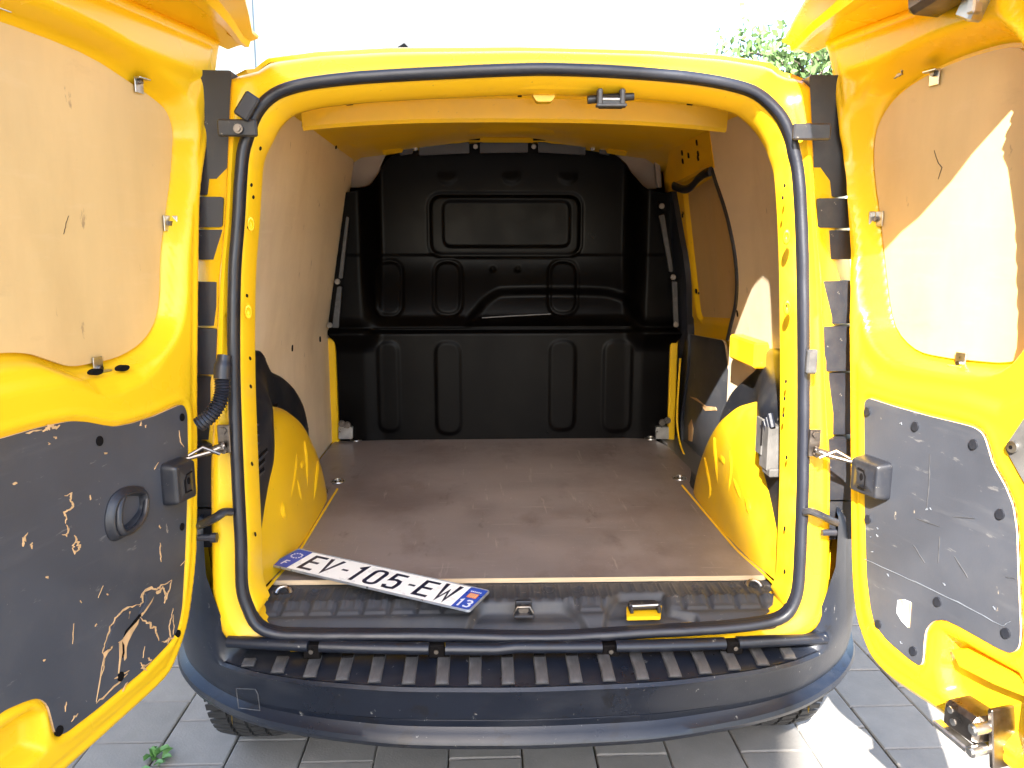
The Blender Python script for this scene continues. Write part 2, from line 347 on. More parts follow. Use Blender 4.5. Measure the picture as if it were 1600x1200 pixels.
for _ in range(3): nrm=(np.roll(nrm,1,0)+nrm*2+np.roll(nrm,-1,0)); nrm/=np.linalg.norm(nrm,axis=1)[:,None]
def loop(off,y): 
    q=SL+nrm*off; return [(a,LEAN*b+y,b) for a,b in q]
def loft(mb,loops,mi=0,closed=True):
    n=len(loops[0]); v=[p for l in loops for p in l]; f=[]
    for i in range(len(loops)-1):
        for k in range(n if closed else n-1): f.append((i*n+k,i*n+(k+1)%n,(i+1)*n+(k+1)%n,(i+1)*n+k))
    mb.add(v,f,mi)
# inner door flange and pillars
m=MB(); wob=lambda s:0
top=np.clip((SL[:,1]-.95)/.1,0,1)
def loopv(off,y): q=SL+nrm*np.array(off)[:,None]; return [(a,LEAN*b+yy,b) for (a,b),yy in zip(q,np.broadcast_to(y,(NS,)))]
z_=SL[:,1]; low=(z_<-.005)
tp=ss(.92,1.04,z_); o1=-.016-.002*tp; o2=-.020-.012*tp; o3=-.023-.013*tp
loft(m,[loop(.004,.012),loopv(np.where(low,.002,-.009),.006),loopv(np.where(low,.002,-.0120),.008),loopv(np.where(low,.0,o1),.014),loopv(np.where(low,0,o2),.046),loopv(np.where(low,0,o3),.060),loopv(np.where(low,0,o3),.072),loopv(np.where(low,.0,np.where(z_>1.0,-.02,.012)),.088),loopv(np.where(low,.0,np.where(z_>1.0,-.008,.09)),.105)])
part(m,'door_frame','yellow_in',sharp=50)
# rubber seal
m=MB(); sp=[]
for i,(p,nv) in enumerate(zip(SL,nrm)):
    sp.append((p[0],LEAN*p[1]-.004+.0007*math.sin(i*.9)*math.sin(i*.23),p[1]))
m.tube(sp,.0112,n=14,closed=True)
part(m,'door_seal','rubber')
m=MB(); loft(m,[loop(.002,-.001),loop(-.0100,-.004),loop(-.0125,.003),loop(-.0105,.012),loop(.002,.012)])
part(m,'seal_lip','rubber')
# outer rear face of the body
OUT=[(0,1.173),(.28,1.169),(.43,1.160),(.535,1.146),(.550,1.136),(.556,1.119),(.572,1.116),(.583,1.098),(.590,.99),(.602,.83),(.620,.69),(.636,.48),(.652,.30),(.658,.04),(.640,-.050),(.605,-.075),(.3,-.080),(0,-.080)]
OUTF=OUT+[(-x,z) for x,z in OUT[-2:0:-1]]
def raycast(poly,c,d):
    best=None
    for i in range(len(poly)):
        a=np.array(poly[i]);b=np.array(poly[(i+1)%len(poly)]); e=b-a; den=d[0]*e[1]-d[1]*e[0]
        if abs(den)<1e-9: continue
        t=((a[0]-c[0])*e[1]-(a[1]-c[1])*e[0])/den; s=((a[0]-c[0])*d[1]-(a[1]-c[1])*d[0])/den
        if t>0 and -1e-6<=s<=1+1e-6 and (best is None or t<best): best=t
    return c+d*best
OC=np.array([raycast(OUTF,np.array([0,.5]),p-np.array([0,.5])) for p in SL])
for _ in range(1): OC=(np.roll(OC,1,0)+2*OC+np.roll(OC,-1,0))/4
def olerp(t,y):
    q=SL*(1-t)+OC*t; 
    return [(a,LEAN*b+yy,b) for (a,b),yy in zip(q,np.broadcast_to(y,(NS,)))]
tw=np.clip((OC[:,1]-1.09)/.04,0,1)       # along the roof edge the face leans forward
m=MB()
loft(m,[loop(.0,.014),loop(.016,.010),olerp(.42,.009+.02*tw),olerp(.58,.000+.035*tw),olerp(.80,.002+.07*tw),olerp(.94,.010+.10*tw),olerp(1.0,.03+.10*tw)])
part(m,'rear_body','yellow',sharp=60)
# body shell: side and roof skins running forward
OH=OUT[:14]
def section(y):
    h=[]
    for x,z in OH[::-1]:
        yr=.03+LEAN*z+.10*min(1,max(0,(z-1.09)/.04))
        t=min(1,max(0,(y-.06)/.75)); t2=min(1,max(0,(y-.05)/.14))
        wide=float(np.interp(z,[-.05,.3,.6,.9,1.08,1.12,1.15],[.86,.875,.86,.79,.70,.60,.56]))
        near=float(np.interp(z,[-.05,.3,.6,.9,1.08,1.12,1.15],[.675,.74,.74,.70,.655,.572,.542]))
        if z<1.115: xx=x+(near-x)*t2; xx=xx+(max(wide,near)-near)*t
        else: xx=x*(1+.04*t)
        zz=z+(.055*t if z>1.115 else .0)
        h.append((xx,max(y,yr),zz))
    h[0]=(h[0][0],h[0][1],-.06); h.insert(0,(h[0][0]-.02,h[0][1],-.27))
    return h+[(-a,b,c) for a,b,c in h[-2::-1]]
m=MB()
loft(m,[section(y) for y in(.0,.10,.17,.235,.32,.45,.6,.8,1.3,1.8,2.3,2.7)],closed=False)
def squeeze(y,sx,dz,zt):
    return [(x*sx,y,min(z,zt)) for x,_,z in section(2.7)]
loft(m,[section(2.7),squeeze(3.0,.97,0,1.16),squeeze(3.35,.93,0,.85),squeeze(3.65,.92,0,.50),squeeze(4.05,.88,0,.38),squeeze(4.2,.80,0,.10)],closed=False)
part(m,'body_shell','yellow',sharp=50)
# inner skin, underbody
m=MB(); 
def isec(y): 
    k_=min(1,max(0,(y-.16)/.35)); h=[(.705+.075*k_,-.02),(.705+.08*k_,.45),(.65+.08*k_,.80),(.60+.04*k_,1.06),(.56,1.11),(.0,1.150+.03*min(1,y))]
    return [(x,y,z) for x,z in h]+[(-x,y,z) for x,z in h[-2::-1]]
loft(m,[isec(.16),isec(.6),isec(1.68)],closed=False)
q=isec(1.68); m.add(q,[tuple(range(len(q)))])
part(m,'inner_body','yellow_in',sharp=40)
m=MB(); m.box((0,2.1,-.20),(1.36,3.9,.10)); m.box((0,.9,-.03),(1.38,1.45,.02)); m.box((0,.10,-.13),(1.2,.06,.12))
part(m,'underbody','under')

# ------------------------------------------------------------------ cargo floor board
m=MB(); fb=fillet([(-.581,.180),(.579,.168),(.581,.875),(.592,.93),(.635,1.07),(.628,1.40),(.60,1.50),(.60,1.57),(-.66,1.57),(-.685,1.50),(-.685,1.02),(-.592,.90),(-.581,.87)],.012,3)
m.prism(fb,0,lambda u,v,n:(u,v,n),0,1,-.0115)
flo=part(m,'cargo_floor',['ply_floor','ply_edge'],smooth=False)
# tie-down rings set in cups
def ring(x,y,z=0,r=.019,par=None):
    mm=MB(); f=lambda u,v,n:(u,v,z+n); mm.disc(f,x,y,r*1.15,.0018,.0004,20,0); 
    o=part(mm,'tie_down_cup','hole',par or flo)
    mm=MB(); mm.tube([(x+r*1.15*math.cos(a),y+r*1.15*math.sin(a),z+.002) for a in np.linspace(0,2*math.pi,20,endpoint=False)],.0026,8,closed=True)
    mm.tube([(x+r*.7*math.cos(a),y+r*.7*math.sin(a)-.002,z+.004+.004*math.sin(a)) for a in np.linspace(0,2*math.pi,16,endpoint=False)],.0030,8,closed=True)
    mm.disc(f,x,y,r*.38,.006,.002,10,0)
    part(mm,'tie_down_ring','metal',par or flo)
for x,y in((-.568,.962),(.567,.959),(-.60,1.535),(.585,1.515)): ring(x,y)
# ------------------------------------------------------------------ sill cover
sc=[(425,908),(1198,903),(1226,933),(1238,952),(1226,967),(1199,978),(1126,987),(1017,992),(857,999),(680,997),(470,995),(425,989),(400,974),(394,947)]
scp=[tuple(atZ(*p,-.02)[:2]) for p in sc]; scp=[(a,max(b,.0045+.0*a)) for a,b in scp]; scp=fillet(scp,[.002,.002,.03,.03,.03,.03,.05,.05,.1,.1,.05,.03,.03,.03],4)
po=lambda L,z=-.02:[tuple(atZ(*p,z)[:2]) for p in L]
rec1=fillet(po([(715,983),(748,945),(885,943),(925,968),(922,986)]),.02,4)
rec2=fillet(po([(938,985),(948,946),(965,932),(1038,930),(1043,948),(1092,955),(1095,984)]),.012,4)
def sillh(U,V):
    h=-.0135-.0*U
    yf=.0105+.03*(np.abs(U)/.58)**6
    h=h-.012*ss(.095,.055,V)-.020*ss(.040,.002,V)
    s1,_,_=sdpoly(U,V,rec1); s2,_,_=sdpoly(U,V,rec2); out_=(1-ss(-.012,-.002,s1))*(1-ss(-.012,-.002,s2)); h-=.018*ss(-.003,.008,s1)
    ph=(U/.0295+100)%1.0; ln=np.exp(-((ph-.5)/.10)**2)+np.exp(-((ph-.78)/.07)**2)
    h+=.0042*out_*ln*ss(.06,.075,V)*ss(.168,.160,V)
    pad=((U/.059+100)%1.0); h+=.0062*out_*ss(.06,.12,pad)*ss(.94,.90,pad)*ss(.050,.056,V)*ss(.096,.088,V)*(np.abs(U)>.09)
    h-=.016*ss(-.003,.008,s2)
    for cx,cy,r in((-.545,.151,.027),(.540,.147,.027)):
        d=np.hypot(U-cx,V-cy); h+=.0025*np.exp(-((d-r)/.005)**2)-.010*ss(r-.002,r-.010,d)
    for cx,cy,r in((-.47,.142,.013),(-.37,.142,.015),(.06,.135,.014),(.13,.135,.013),(.40,.13,.015),(.49,.13,.014)):
        d=np.hypot(U-cx,V-cy); h+=.0016*np.exp(-((d-r)/.003)**2)-.002*ss(r,r-.004,d)
    d=np.hypot(U+.245,V-.118); h-=.008*ss(.026,.018,d)
    return h
sill=pressed('sill_cover',scp,sillh,lambda u,v,h:(u,v,h),.0032,'sill',van,back=-.052)
for cx,cy in((-.545,.151),(.540,.147)):
    mm=MB(); mm.tube([(cx+.017*math.cos(a),cy-.002+.014*math.sin(a),-.018+.010*math.sin(a)) for a in np.linspace(0,math.pi,10)],.0042,8); part(mm,'tie_down_ring','metal',sill)
# striker in the middle recess
def sp(px,py,z=-.02): return atZ(px,py,z)
c=sp(818,966,-.035); mm=MB(); mm.box((c[0],c[1]+.012,-.016),(.036,.012,.034),bev=.002); mm.box((c[0],c[1],-.026),(.042,.028,.006),bev=.002)
part(mm,'striker_housing','plastic',sill)
mm=MB(); f=lambda u,v,n:(u,c[1]+.006-n,v); mm.disc(f,c[0],-.016,.011,.006,0,14); mm.tube([(c[0]-.020,c[1]-.002,-.022),(c[0]-.013,c[1]-.002,-.008),(c[0]+.013,c[1]-.002,-.008),(c[0]+.020,c[1]-.002,-.022)],.003,8)
part(mm,'door_striker','steel_dark',sill)
# opening showing the yellow body, with the catch over it
q=[sp(979,966,-.029),sp(1032,965,-.029),sp(1034,948,-.029),sp(979,950,-.029)]
mm=MB(); yq=fillet([(p[0],p[1]) for p in q],.004,3); mm.prism(yq,-.0255,lambda u,v,n:(u,v,n),0,0,-.034)
part(mm,'body_opening','yellow_in',sill,smooth=False)
a=sp(980,952,-.02); b=sp(1034,950,-.02); mm=MB()
mm.tube([(a[0]+.004,a[1]+.004,-.016),(b[0]-.004,b[1]+.004,-.016)],.0085,12); mm.box(((a[0]+b[0])/2,a[1]+.016,-.016),(.062,.02,.012),bev=.004)
for t in(-1,1): mm.box(((a[0]+b[0])/2+t*.030,a[1]-.001,-.018),(.008,.024,.014),bev=.002)
part(mm,'door_catch','plastic',sill)
mm=MB(); mm.tube([(a[0]+.010,a[1]-.005,-.010),(b[0]-.010,b[1]-.005,-.010)],.0025,8); part(mm,'catch_pin','metal',sill)

# ------------------------------------------------------------------ wheel arches
def arch(side):
    Yc,RY,RZ=.455,.425,.352; TH_=np.linspace(0,math.pi,41); mm=MB(); loops=[]
    for k,x0 in((0.0,.560),(.45,.562),(.72,.566),(.84,.574),(.92,.588),(.975,.612),(1.0,.645),(1.01,.705)):
        lp=[]
        for t in TH_:
            ca,sa=math.cos(t),math.sin(t); e=1.0
            y=Yc-RY*(k*.98+.02)*np.sign(ca)*abs(ca)**e if k>0 else Yc-RY*.02*ca
            z=(RZ*k*abs(sa)**1.05) if k>0 else .0
            lean=.035*(z/.34)
            x0_=x0+.022*float(ss(.36,.10,y)); lp.append((side*(x0_+lean),max(y,.0+(.14 if x0>.60 else .035)),z+.0005))
        loops.append(lp)
    loft(mm,loops,closed=False)
    # floor flange
    n=20; ys=np.linspace(.05,.885,n); sh=lambda y:.022*float(ss(.36,.10,y)); fl=[(side*(.560+sh(y)),y,.0005) for y in ys]; f2=[(side*(.557+sh(y)),y,.003) for y in ys]; f3=[(side*(.552+sh(y)),y,-.0005) for y in ys]
    loft(mm,[fl,f2,f3],closed=False)
    a=part(mm,'wheel_arch','yellow_in',sharp=60)
    # stiffening ribs, traced on the inner face
    tr=[[(475,690),(477,720),(478,768)],[(462,708),(459,740),(450,788)],[(461,745),(465,765),(469,785)],[(496,722),(493,745),(488,785)],[(475,722),(470,726),(468,732)],[(441,785),(441,800),(446,810)]] if side<0 else \
       [[(1116,684),(1120,720),(1124,760)],[(1142,705),(1145,735),(1139,775)],[(1146,745),(1155,765),(1160,780)],[(1101,716),(1108,745),(1112,768),(1108,780)],[(1123,715),(1130,718),(1135,726)],[(1166,778),(1171,790),(1171,802)]]
    for L_ in tr:
        pts=[]
        for p in L_:
            q=onp(*p,(side*.575,0,0),(1,0,0)); z=max(.03,q[2]); lean=.035*z/.34
            q=onp(*p,(side*(.566+lean),0,0),(1,0,0)); pts.append((side*(.5655+lean),q[1],q[2]))
        P=smoothpoly(pts,5,closed=False); k=len(P); rs=[.0105*min(1,.35+2.4*min(i,k-1-i)/k) for i in range(k)]
        r_=MB(); r_.tube(P,rs,10,flat=.75,up=(1,0,0)); part(r_,'pressed_rib','yellow_in',a)
    # drain dimples
    return a
archL=arch(-1); archR=arch(1)

# ------------------------------------------------------------------ side walls
def wmap(side,inset=0): return lambda u,v,n:(side*(wallw(v)-inset-n),u,v)
def wpoly(pts,side,inset=0): return [tuple(atW(*p,side,inset)[1:]) for p in pts]
# left plywood lining
lp=[(.17,.0),(1.60,.0),(1.60,1.095),(1.30,1.105),(.40,1.105),(.17,1.10)]
pl=pressed('side_lining',fillet(lp,.02,3),lambda U,V:.002*np.sin(U*3)+0*V,wmap(-1,0),.02,['ply_wall','ply_edge'],van,back=-.008)
pl['label']='pale plywood wall panel on the left side'
def wdots(pts,side,par,r=.006,inset=0,m='hole',d=.0016,sv=1.5):
    for p in pts:
        q=atW(*p,side,inset+.001); mm=MB(); mm.disc(wmap(side,inset),q[1],q[2],r,d+.002,0,10,0,sv); part(mm,'screw_hole',m,par)
wdots([(456,544),(500,530),(472,192),(525,228)],-1,pl,.007)
# right plywood panel with curved front edge
edge=[(1112,262),(1119,285),(1126,305),(1134,330),(1142,362),(1149,400),(1152,440),(1150,475),(1143,505),(1137,530),(1136,600)]
ep=wpoly(edge,1,.004); rp=[(.17,.0),(ep[-1][0],.0)]+ep[::-1]+[(ep[0][0]+.01,1.095),(.40,1.105),(.17,1.10)]
pr=pressed('side_lining',rp,lambda U,V:0*U+.002,wmap(1,0),.014,['ply_wall','ply_edge'],van,back=-.008)
pr['label']='plywood wall panel with curved front edge on the right'
wdots([(1123,193),(1136,341),(1153,490),(1144,504)],1,pr,.007)
mm=MB(); mm.tube([(wallw(z)-.004,y,z) for y,z in smoothpoly(ep[:-1],4,False)],.0065,8); part(mm,'panel_edge_trim','rubber')
# black strap/hose at the top of the sliding door
mm=MB(); hp=[(1052,290),(1068,296),(1080,292),(1090,280),(1100,272),(1110,268)]; mm.tube([tuple(atW(*p,1,.012)) for p in smoothpoly(hp,4,False)],.014,10,flat=.5,up=(1,0,0)); part(mm,'door_hose','rubber')
# sliding side door seen behind: yellow frame, ply window panel, black lower panel
SDX=.735
def smp(u,v,n): return (SDX-.17*max(0,0) - .15*(np.maximum(0,v-.45)) - n,u,v)
def sdp(pts): 
    out=[]
    for p in pts:
        x=SDX-.02
        for _ in range(6):
            q=onp(*p,(x-.012,0,0),(1,0,0)); x=SDX-.15*max(0,q[2]-.45)
        out.append((q[1],q[2]))
    return out
fr=[(.60,.0),(1.66,.0),(1.66,1.09),(.60,1.09)]
wn=fillet(sdp([(1068,302),(1113,272),(1150,330),(1150,498),(1090,495)]),.03,4)
def sdh(U,V):
    s,_,_=sdpoly(U,V,wn); h=.010-.018*ss(-.018,.0,s)
    return h-.006*ss(.50,.49,V)
sdoor=pressed('side_door',fr,sdh,smp,.012,'yellow_in',van,back=-.03)
mm=MB(); mm.prism(wn,-.004,lambda u,v,n:smp(u,v,n),0,0,-.007); part(mm,'window_panel','ply',sdoor,smooth=False)
mm=MB(); lowp=fillet(sdp([(1078,522),(1135,532),(1150,640),(1110,745),(1085,733),(1068,712),(1062,660)]),.03,4)
mm.prism(lowp,.020,lambda u,v,n:smp(u,v,n),0,1,.012); part(mm,'lower_panel',['film_black','ply_edge'],sdoor,smooth=False)
mm=MB()
for p,w in([(1082,620),(1090,625),(1100,631),(1108,638),(1106,634),(1092,622)],0),([(1100,634),(1122,636),(1124,641),(1106,642)],0),([(1079,665),(1084,655),(1087,672),(1085,690),(1079,688)],0):
    q=sdp(p); mm.prism(q,.0218,lambda u,v,n:smp(u,v,n),0,0,.0195)
part(mm,'splinter','wood_raw',sdoor,smooth=False)
for p in([(1067,333),(.006)],[(1066,337),(.008)],[(1071,440),(.007)],[(1087,455),(.009)],[(1091,458),(.004)],[(1067,371),(.006)]):
    q=sdp([p[0]])[0]; mm=MB(); mm.disc(lambda u,v,n:smp(u,v,n),q[0],q[1],p[1],.0125,.008,10); part(mm,'drain_hole','hole',sdoor)
for p,h in((1067,368),.04),((1076,440),.035),((1067,372),.03):
    q=sdp([p])[0]; mm=MB(); mm.prism([(q[0]-.006,q[1]-h/2),(q[0]+.006,q[1]-h/2),(q[0]+.006,q[1]+h/2),(q[0]-.006,q[1]+h/2)],.0128,lambda u,v,n:smp(u,v,n),0,0,.008); part(mm,'slot','hole',sdoor,smooth=False)
mm=MB()
def sdpn(pts,n_):
    out=[]
    for p in pts:
        x=SDX-n_
        for _ in range(8):
            q=onp(*p,(x,0,0),(1,0,0)); x=SDX-.15*max(0,q[2]-.45)-n_
        out.append((q[1],q[2]))
    return out
bp_=smoothpoly([(1049,299),(1060,360),(1071,427),(1074,507),(1074,560),(1069,610),(1064,656),(1064,690)],4,False)
qq=sdpn(bp_,.030); mm.prism(qq+[(1.70,qq[-1][1]),(1.70,qq[0][1])],.030,lambda u,v,n:smp(u,v,n),0,0,.0); part(mm,'door_pillar_seal','rubber',smooth=False)
# yellow rail panel above the sliding door
mm=MB(); rl=[tuple(atW(*p,1,.0)[1:]) for p in((1050,215),(1110,205),(1118,262),(1100,262),(1058,285),(1040,285))]
mm.prism(rl,.004,wmap(1,0),0,0,-.02); rail=part(mm,'roof_rail','yellow_in',smooth=False)
wdots([(1076,243),(1089,223),(1091,240),(1066,239),(1091,247),(1067,252)],1,rail,.006,.004)
# curved dark edge strip at the floor by the sliding door, with thin yellow line
mm=MB(); cl=[(1063,560),(1059,620),(1058,660),(1062,690),(1070,712),(1081,730),(1086,738)]
cp=[]
for p in cl: cp.append(tuple(onp(*p,(.665,0,0),(1,0,0))))
mm.tube(smoothpoly(cp,5,False),.004,8); part(mm,'door_step_edge','yellow_in')
mm=MB(); mm.box((.675,1.30,-.012),(.09,.62,.02),bev=.004); part(mm,'door_step','mud')
# yellow bracket box lit by the sun
q=[onp(*p,(.640,0,0),(1,0,0)) for p in((1140,522),(1180,524),(1182,560),(1140,560))]
mm=MB(); y0,y1=q[1][1],q[0][1]; z0,z1=q[3][2],q[0][2]
mm.box((.665,(y0+y1)/2,(z0+z1)/2),(.05,abs(y1-y0),z1-z0),bev=.006); part(mm,'rail_box','yellow_in')

# dark linings over the wheel arches
def linset(U,V): return   .012+.082*ss(.62,.30,np.asarray(U,float))*ss(.50,.36,np.asarray(V,float))
def atL(px,py,side):
    d=ray(px,py); lo,hi=.3,6.
    for _ in range(50):
        m_=(lo+hi)/2; P=CAM+d*m_
        if side*P[0]>wallw(P[2])-linset(P[1],P[2]): hi=m_
        else: lo=m_
    return CAM+d*lo
def lin(px,side,name,mt='plastic'):
    P=[tuple(atL(*p,side)[1:]) for p in px]; y1=P[-1][0]
    poly=smoothpoly(P,4,False)+[(y1,.0),(.13,.0),(.13,P[0][1])]
    def hf(U,V): 
        s_,_,_=sdpoly(U,V,poly); return linset(U,V)-.010*(1-ss(0,.010,s_))
    return pressed(name,poly,hf,lambda u,v,n:wmap(side,0)(u,v,n),.008,mt,van,back=-.002)
L1=lin([(398,548),(413,549),(420,566),(428,580),(446,590),(462,606),(474,628),(480,650),(484,672)],-1,'arch_lining')
# vents
for i,(a,b) in enumerate([((401,660),(433,632)),((402,676),(431,649)),((402,689),(429,664)),((402,702),(424,684)),((402,716),(417,702)),((402,728),(413,718)),((402,741),(412,732))]):
    A=atL(*a,-1);B=atL(*b,-1); mm=MB(); d=.0035; lm=lambda u,v,n:wmap(-1,0)(u,v,float(linset(u,v))+n)
    mm.prism([(A[1],A[2]-d),(B[1],B[2]-d),(B[1],B[2]+d),(A[1],A[2]+d)],.0012,lm,0,0,-.003); part(mm,'vent_slot','hole',L1,smooth=False)
    mm=MB(); mm.tube([lm(A[1],A[2]-.006,.001),lm(B[1],B[2]-.006,.001)],.0022,6); part(mm,'vent_louvre','worn_plastic',L1)
L2=lin([(1228,545),(1188,546),(1184,562),(1178,575),(1160,592),(1142,610),(1130,634),(1121,662),(1118,690)],1,'arch_lining')
# jack bracket on the right arch
mm=MB()
B0=[(1184,660),(1208,660),(1212,738),(1190,735)]
q=[onp(*p,(.575,0,0),(1,0,0)) for p in B0]
yc=np.mean([p[1] for p in q]); zc=np.mean([p[2] for p in q]); hz=abs(q[0][2]-q[3][2])
mm.box((.590,yc,zc),(.045,.055,hz),bev=.004); mm.box((.568,yc+.03,zc+.02),(.006,.04,hz*.8),bev=.001)
mm.box((.590,yc-.015,zc-hz*.5),(.04,.05,.02),bev=.003)
jb=part(mm,'jack_bracket','mud')
mm=MB(); 
for k in range(4): mm.tube([(.575,yc-.03+.014*k,zc+hz*.5-.01*k),(.570,yc-.02+.014*k,zc+hz*.5+.03-.012*k)],.007,8)
part(mm,'bracket_strap','rubber',jb)
mm=MB(); mm.box((.5655,yc+.012,zc+.03),(.003,.004,.06)); part(mm,'slot','hole',jb)
# yellow lower wall strips at the partition
for px,s in(([(513,515),(526,515),(526,690),(515,690)],-1),([(1049,515),(1059,515),(1054,640),(1047,640)],1)):
    q=[atY(*p,1.515) for p in px]; mm=MB(); mm.box((np.mean([p[0] for p in q]),1.53,.20),(.030,.03,.43),bev=.004); part(mm,'body_post','yellow_in')

# ------------------------------------------------------------------ partition behind the seats
PY=1.60
PO=[(-.662,-.01),(-.664,.40),(-.690,.43),(-.690,.62),(-.650,.80),(-.625,.965),(-.56,.975),(-.527,.985),(-.493,1.048),(-.462,1.100),(-.42,1.125),(-.40,1.160),(-.12,1.168),(.153,1.171),(.40,1.156),(.425,1.13),(.454,1.112),(.506,1.04),(.535,.99),(.565,.975),(.64,.968),(.665,.80),(.70,.62),(.71,.43),(.676,.40),(.674,-.01)]
PO=fillet(PO,.022,4)
def Yp(px,py): q=atY(px,py,PY-.03); return (q[0],q[2])
def rrect(x0,y0,x1,y1,r):
    a=Yp(x0,y0);b=Yp(x1,y1); return fillet([(a[0],b[1]),(b[0],b[1]),(b[0],a[1]),(a[0],a[1])],r,8)
win_o=rrect(668,302,910,400,.055); win_i=rrect(690,312,893,386,.035)
ov=[rrect(585,408,628,494,.054),rrect(677,408,721,492,.055),rrect(860,408,903,492,.054)]
ovl=[rrect(590,532,628,672,.05),rrect(680,532,722,676,.052),rrect(857,530,897,670,.05),rrect(941,530,983,672,.05)]
bul=smoothpoly([Yp(*p) for p in((735,512),(745,480),(770,458),(800,452),(930,452),(968,458),(990,470),(1000,500),(990,512),(860,513))],4)
zt=Yp(800,400)[1]; zl=Yp(800,511)[1]; zs=Yp(800,520)[1]
def parth(U,V):
    h=np.zeros_like(U)
    xr=.52-.03*ss(.6,.7,V); side=ss(.475,.56,np.abs(U+.005))
    h-=.030*(1-side)*ss(.44,.5,V)
    h+=.066*ss(zt+.004,zl,V)*(1-side)*(V>=zl)+.004*ss(zt+.008,zt,V)
    h=np.where(V<zl,.034+.028*ss(zl,zs,V),h)
    h+=.085*side*ss(.35,.5,V)+.010*side*ss(.5,.35,V)
    h-=.05*ss(.93,1.10,V)*0
    s,_,_=sdpoly(U,V,win_o); h-=.006*np.exp(-(s/.0055)**2); h+=.003*ss(0,.012,s)
    s,_,_=sdpoly(U,V,win_i); h-=.007*ss(-.004,.008,s)
    for o_ in ov:
        s,_,_=sdpoly(U,V,o_); h-=.008*np.exp(-(s/.0045)**2)
    for o_ in ovl:
        s,_,_=sdpoly(U,V,o_); h+=.0045*ss(-.004,.010,s)
    s,_,_=sdpoly(U,V,bul); h-=.032*ss(-.012,.035,s)*(V>zl)
    for cx in(550+148,800,800+90):
        q=Yp(cx,282); d=np.hypot((U-q[0]),(V-q[1]-.03)); h+=.004*ss(.042,.030,d)*ss(q[1]+.045,q[1]+.0,V)
    for cx in(770,810):
        q=Yp(cx,421); d=np.hypot(U-q[0],V-q[1]); h-=.008*ss(.012,.006,d)
    h+=.020*np.exp(-((V-.0)/.01)**2)*0
    return h
part_=pressed('partition',PO,parth,lambda u,v,h:(u,PY-h,v),.0065,'partition',van,back=-.03)
# top and side flanges, bolts, corner trims, foot brackets
def flat(px,y): return [ (atY(*p,y)[0],atY(*p,y)[2]) for p in px]
def slab(px,y,th,name,mt,par=part_,r=.004):
    mm=MB(); mm.prism(fillet(flat(px,y),r,3),0,lambda u,v,n:(u,y-n,v),0,0,-th); return part(mm,name,mt,par,smooth=False)
for px in([(655,226),(733,222),(733,239),(655,243)],[(750,221),(825,221),(825,238),(750,239)],[(841,221),(915,224),(915,242),(841,238)]): slab(px,1.555,.012,'top_flange','flange')
for px in([(622,236),(645,228),(645,240),(626,243)],[(937,227),(957,233),(952,243),(937,240)]): slab(px,1.556,.012,'top_flange','flange')
for px in([(541,338),(545,340),(535,435),(529,435)],[(527,448),(534,448),(529,512),(519,512)],[(1030,337),(1038,335),(1052,424),(1046,425)],[(1050,440),(1058,440),(1060,508),(1053,508)]): slab(px,1.47,.012,'side_flange','worn_plastic')
def bolt(px,py,y,r=.006,par=part_,mt='steel_dark'):
    q=atY(px,py,y); mm=MB(); f=lambda u,v,n:(u,y-n,v); mm.disc(f,q[0],q[2],r*1.5,.002,-.004,12); mm.disc(f,q[0],q[2],r,.007,0,6); return part(mm,'bolt',mt,par)
for p in((649,232),(743,229),(834,229),(926,232)): bolt(*p,1.553)
for p in((527,440),(515,508),(1052,433),(1056,507),(1034,322)): bolt(*p,1.45,.007)
for px,lab in(([(549,235),(610,228),(596,256),(588,282),(570,292),(549,293)],0),([(950,232),(1030,240),(1033,293),(1010,296),(994,282),(978,255)],0)):
    slab(px,1.645,.004,'corner_trim','grey_trim',van)
slab([(1022,238),(1030,240),(1034,292),(1027,294)],1.60,.02,'trim_edge','grey_trim',van)
mm=MB(); mm.box((0,1.685,.55),(1.36,.01,1.2)); part(mm,'cab_bulkhead','grey_trim')
for px in([(529,667),(551,667),(551,686),(529,686)],[(1025,667),(1045,667),(1045,686),(1025,686)]):
    b=slab(px,1.50,.02,'foot_bracket','metal')
for p in((534,662),(543,664),(1035,660),(1043,657)): bolt(*p,1.485,.009,mt='steel_dark')
# scratch lines in the plastic
mm=MB(); A=Yp(753,496);B=Yp(860,490); add_ribbon(mm,[A,((A[0]+B[0])/2,(A[1]+B[1])/2+.001),B],.0035,.050,lambda u,v,n:(u,PY-n,v),zb=.040); part(mm,'scratch','worn_plastic',part_,smooth=False)

# ------------------------------------------------------------------ roof inside and rear header
xs=np.linspace(-.60,.60,61)
def hdr(y,z,drop=.10,edge=0): return [(x,y+LEAN*1.05*0,z-drop*(abs(x)/.60)**3.2-edge*(abs(x)>.5)) for x in xs]
m=MB()
loft(m,[hdr(.100,1.096,.09),hdr(.116,1.084,.085),hdr(.126,1.078,.083),hdr(.20,1.086,.08),hdr(.235,1.092,.078),hdr(.245,1.12,.07)],closed=False)
header=part(m,'roof_header','yellow_in',sharp=28)
xsb=np.linspace(-.500,.490,61)
def bdr(y,z,drop): return [(x,y,z-drop*(abs(x)/.60)**2.6) for x in xsb]
m=MB(); L6=[bdr(.225,1.120,.05),bdr(.226,1.094,.05),bdr(.232,1.088,.05),bdr(.335,1.103,.04),bdr(.343,1.098,.036),bdr(.350,1.056,.034),bdr(.358,1.048,.034),bdr(.376,1.050,.034),bdr(.385,1.13,.04)]
loft(m,L6,closed=False)
for e_ in(0,-1): m.add([l_[e_] for l_ in L6],[tuple(range(len(L6)))])
part(m,'roof_beam','yellow_in',sharp=28)
m=MB(); lp=[]
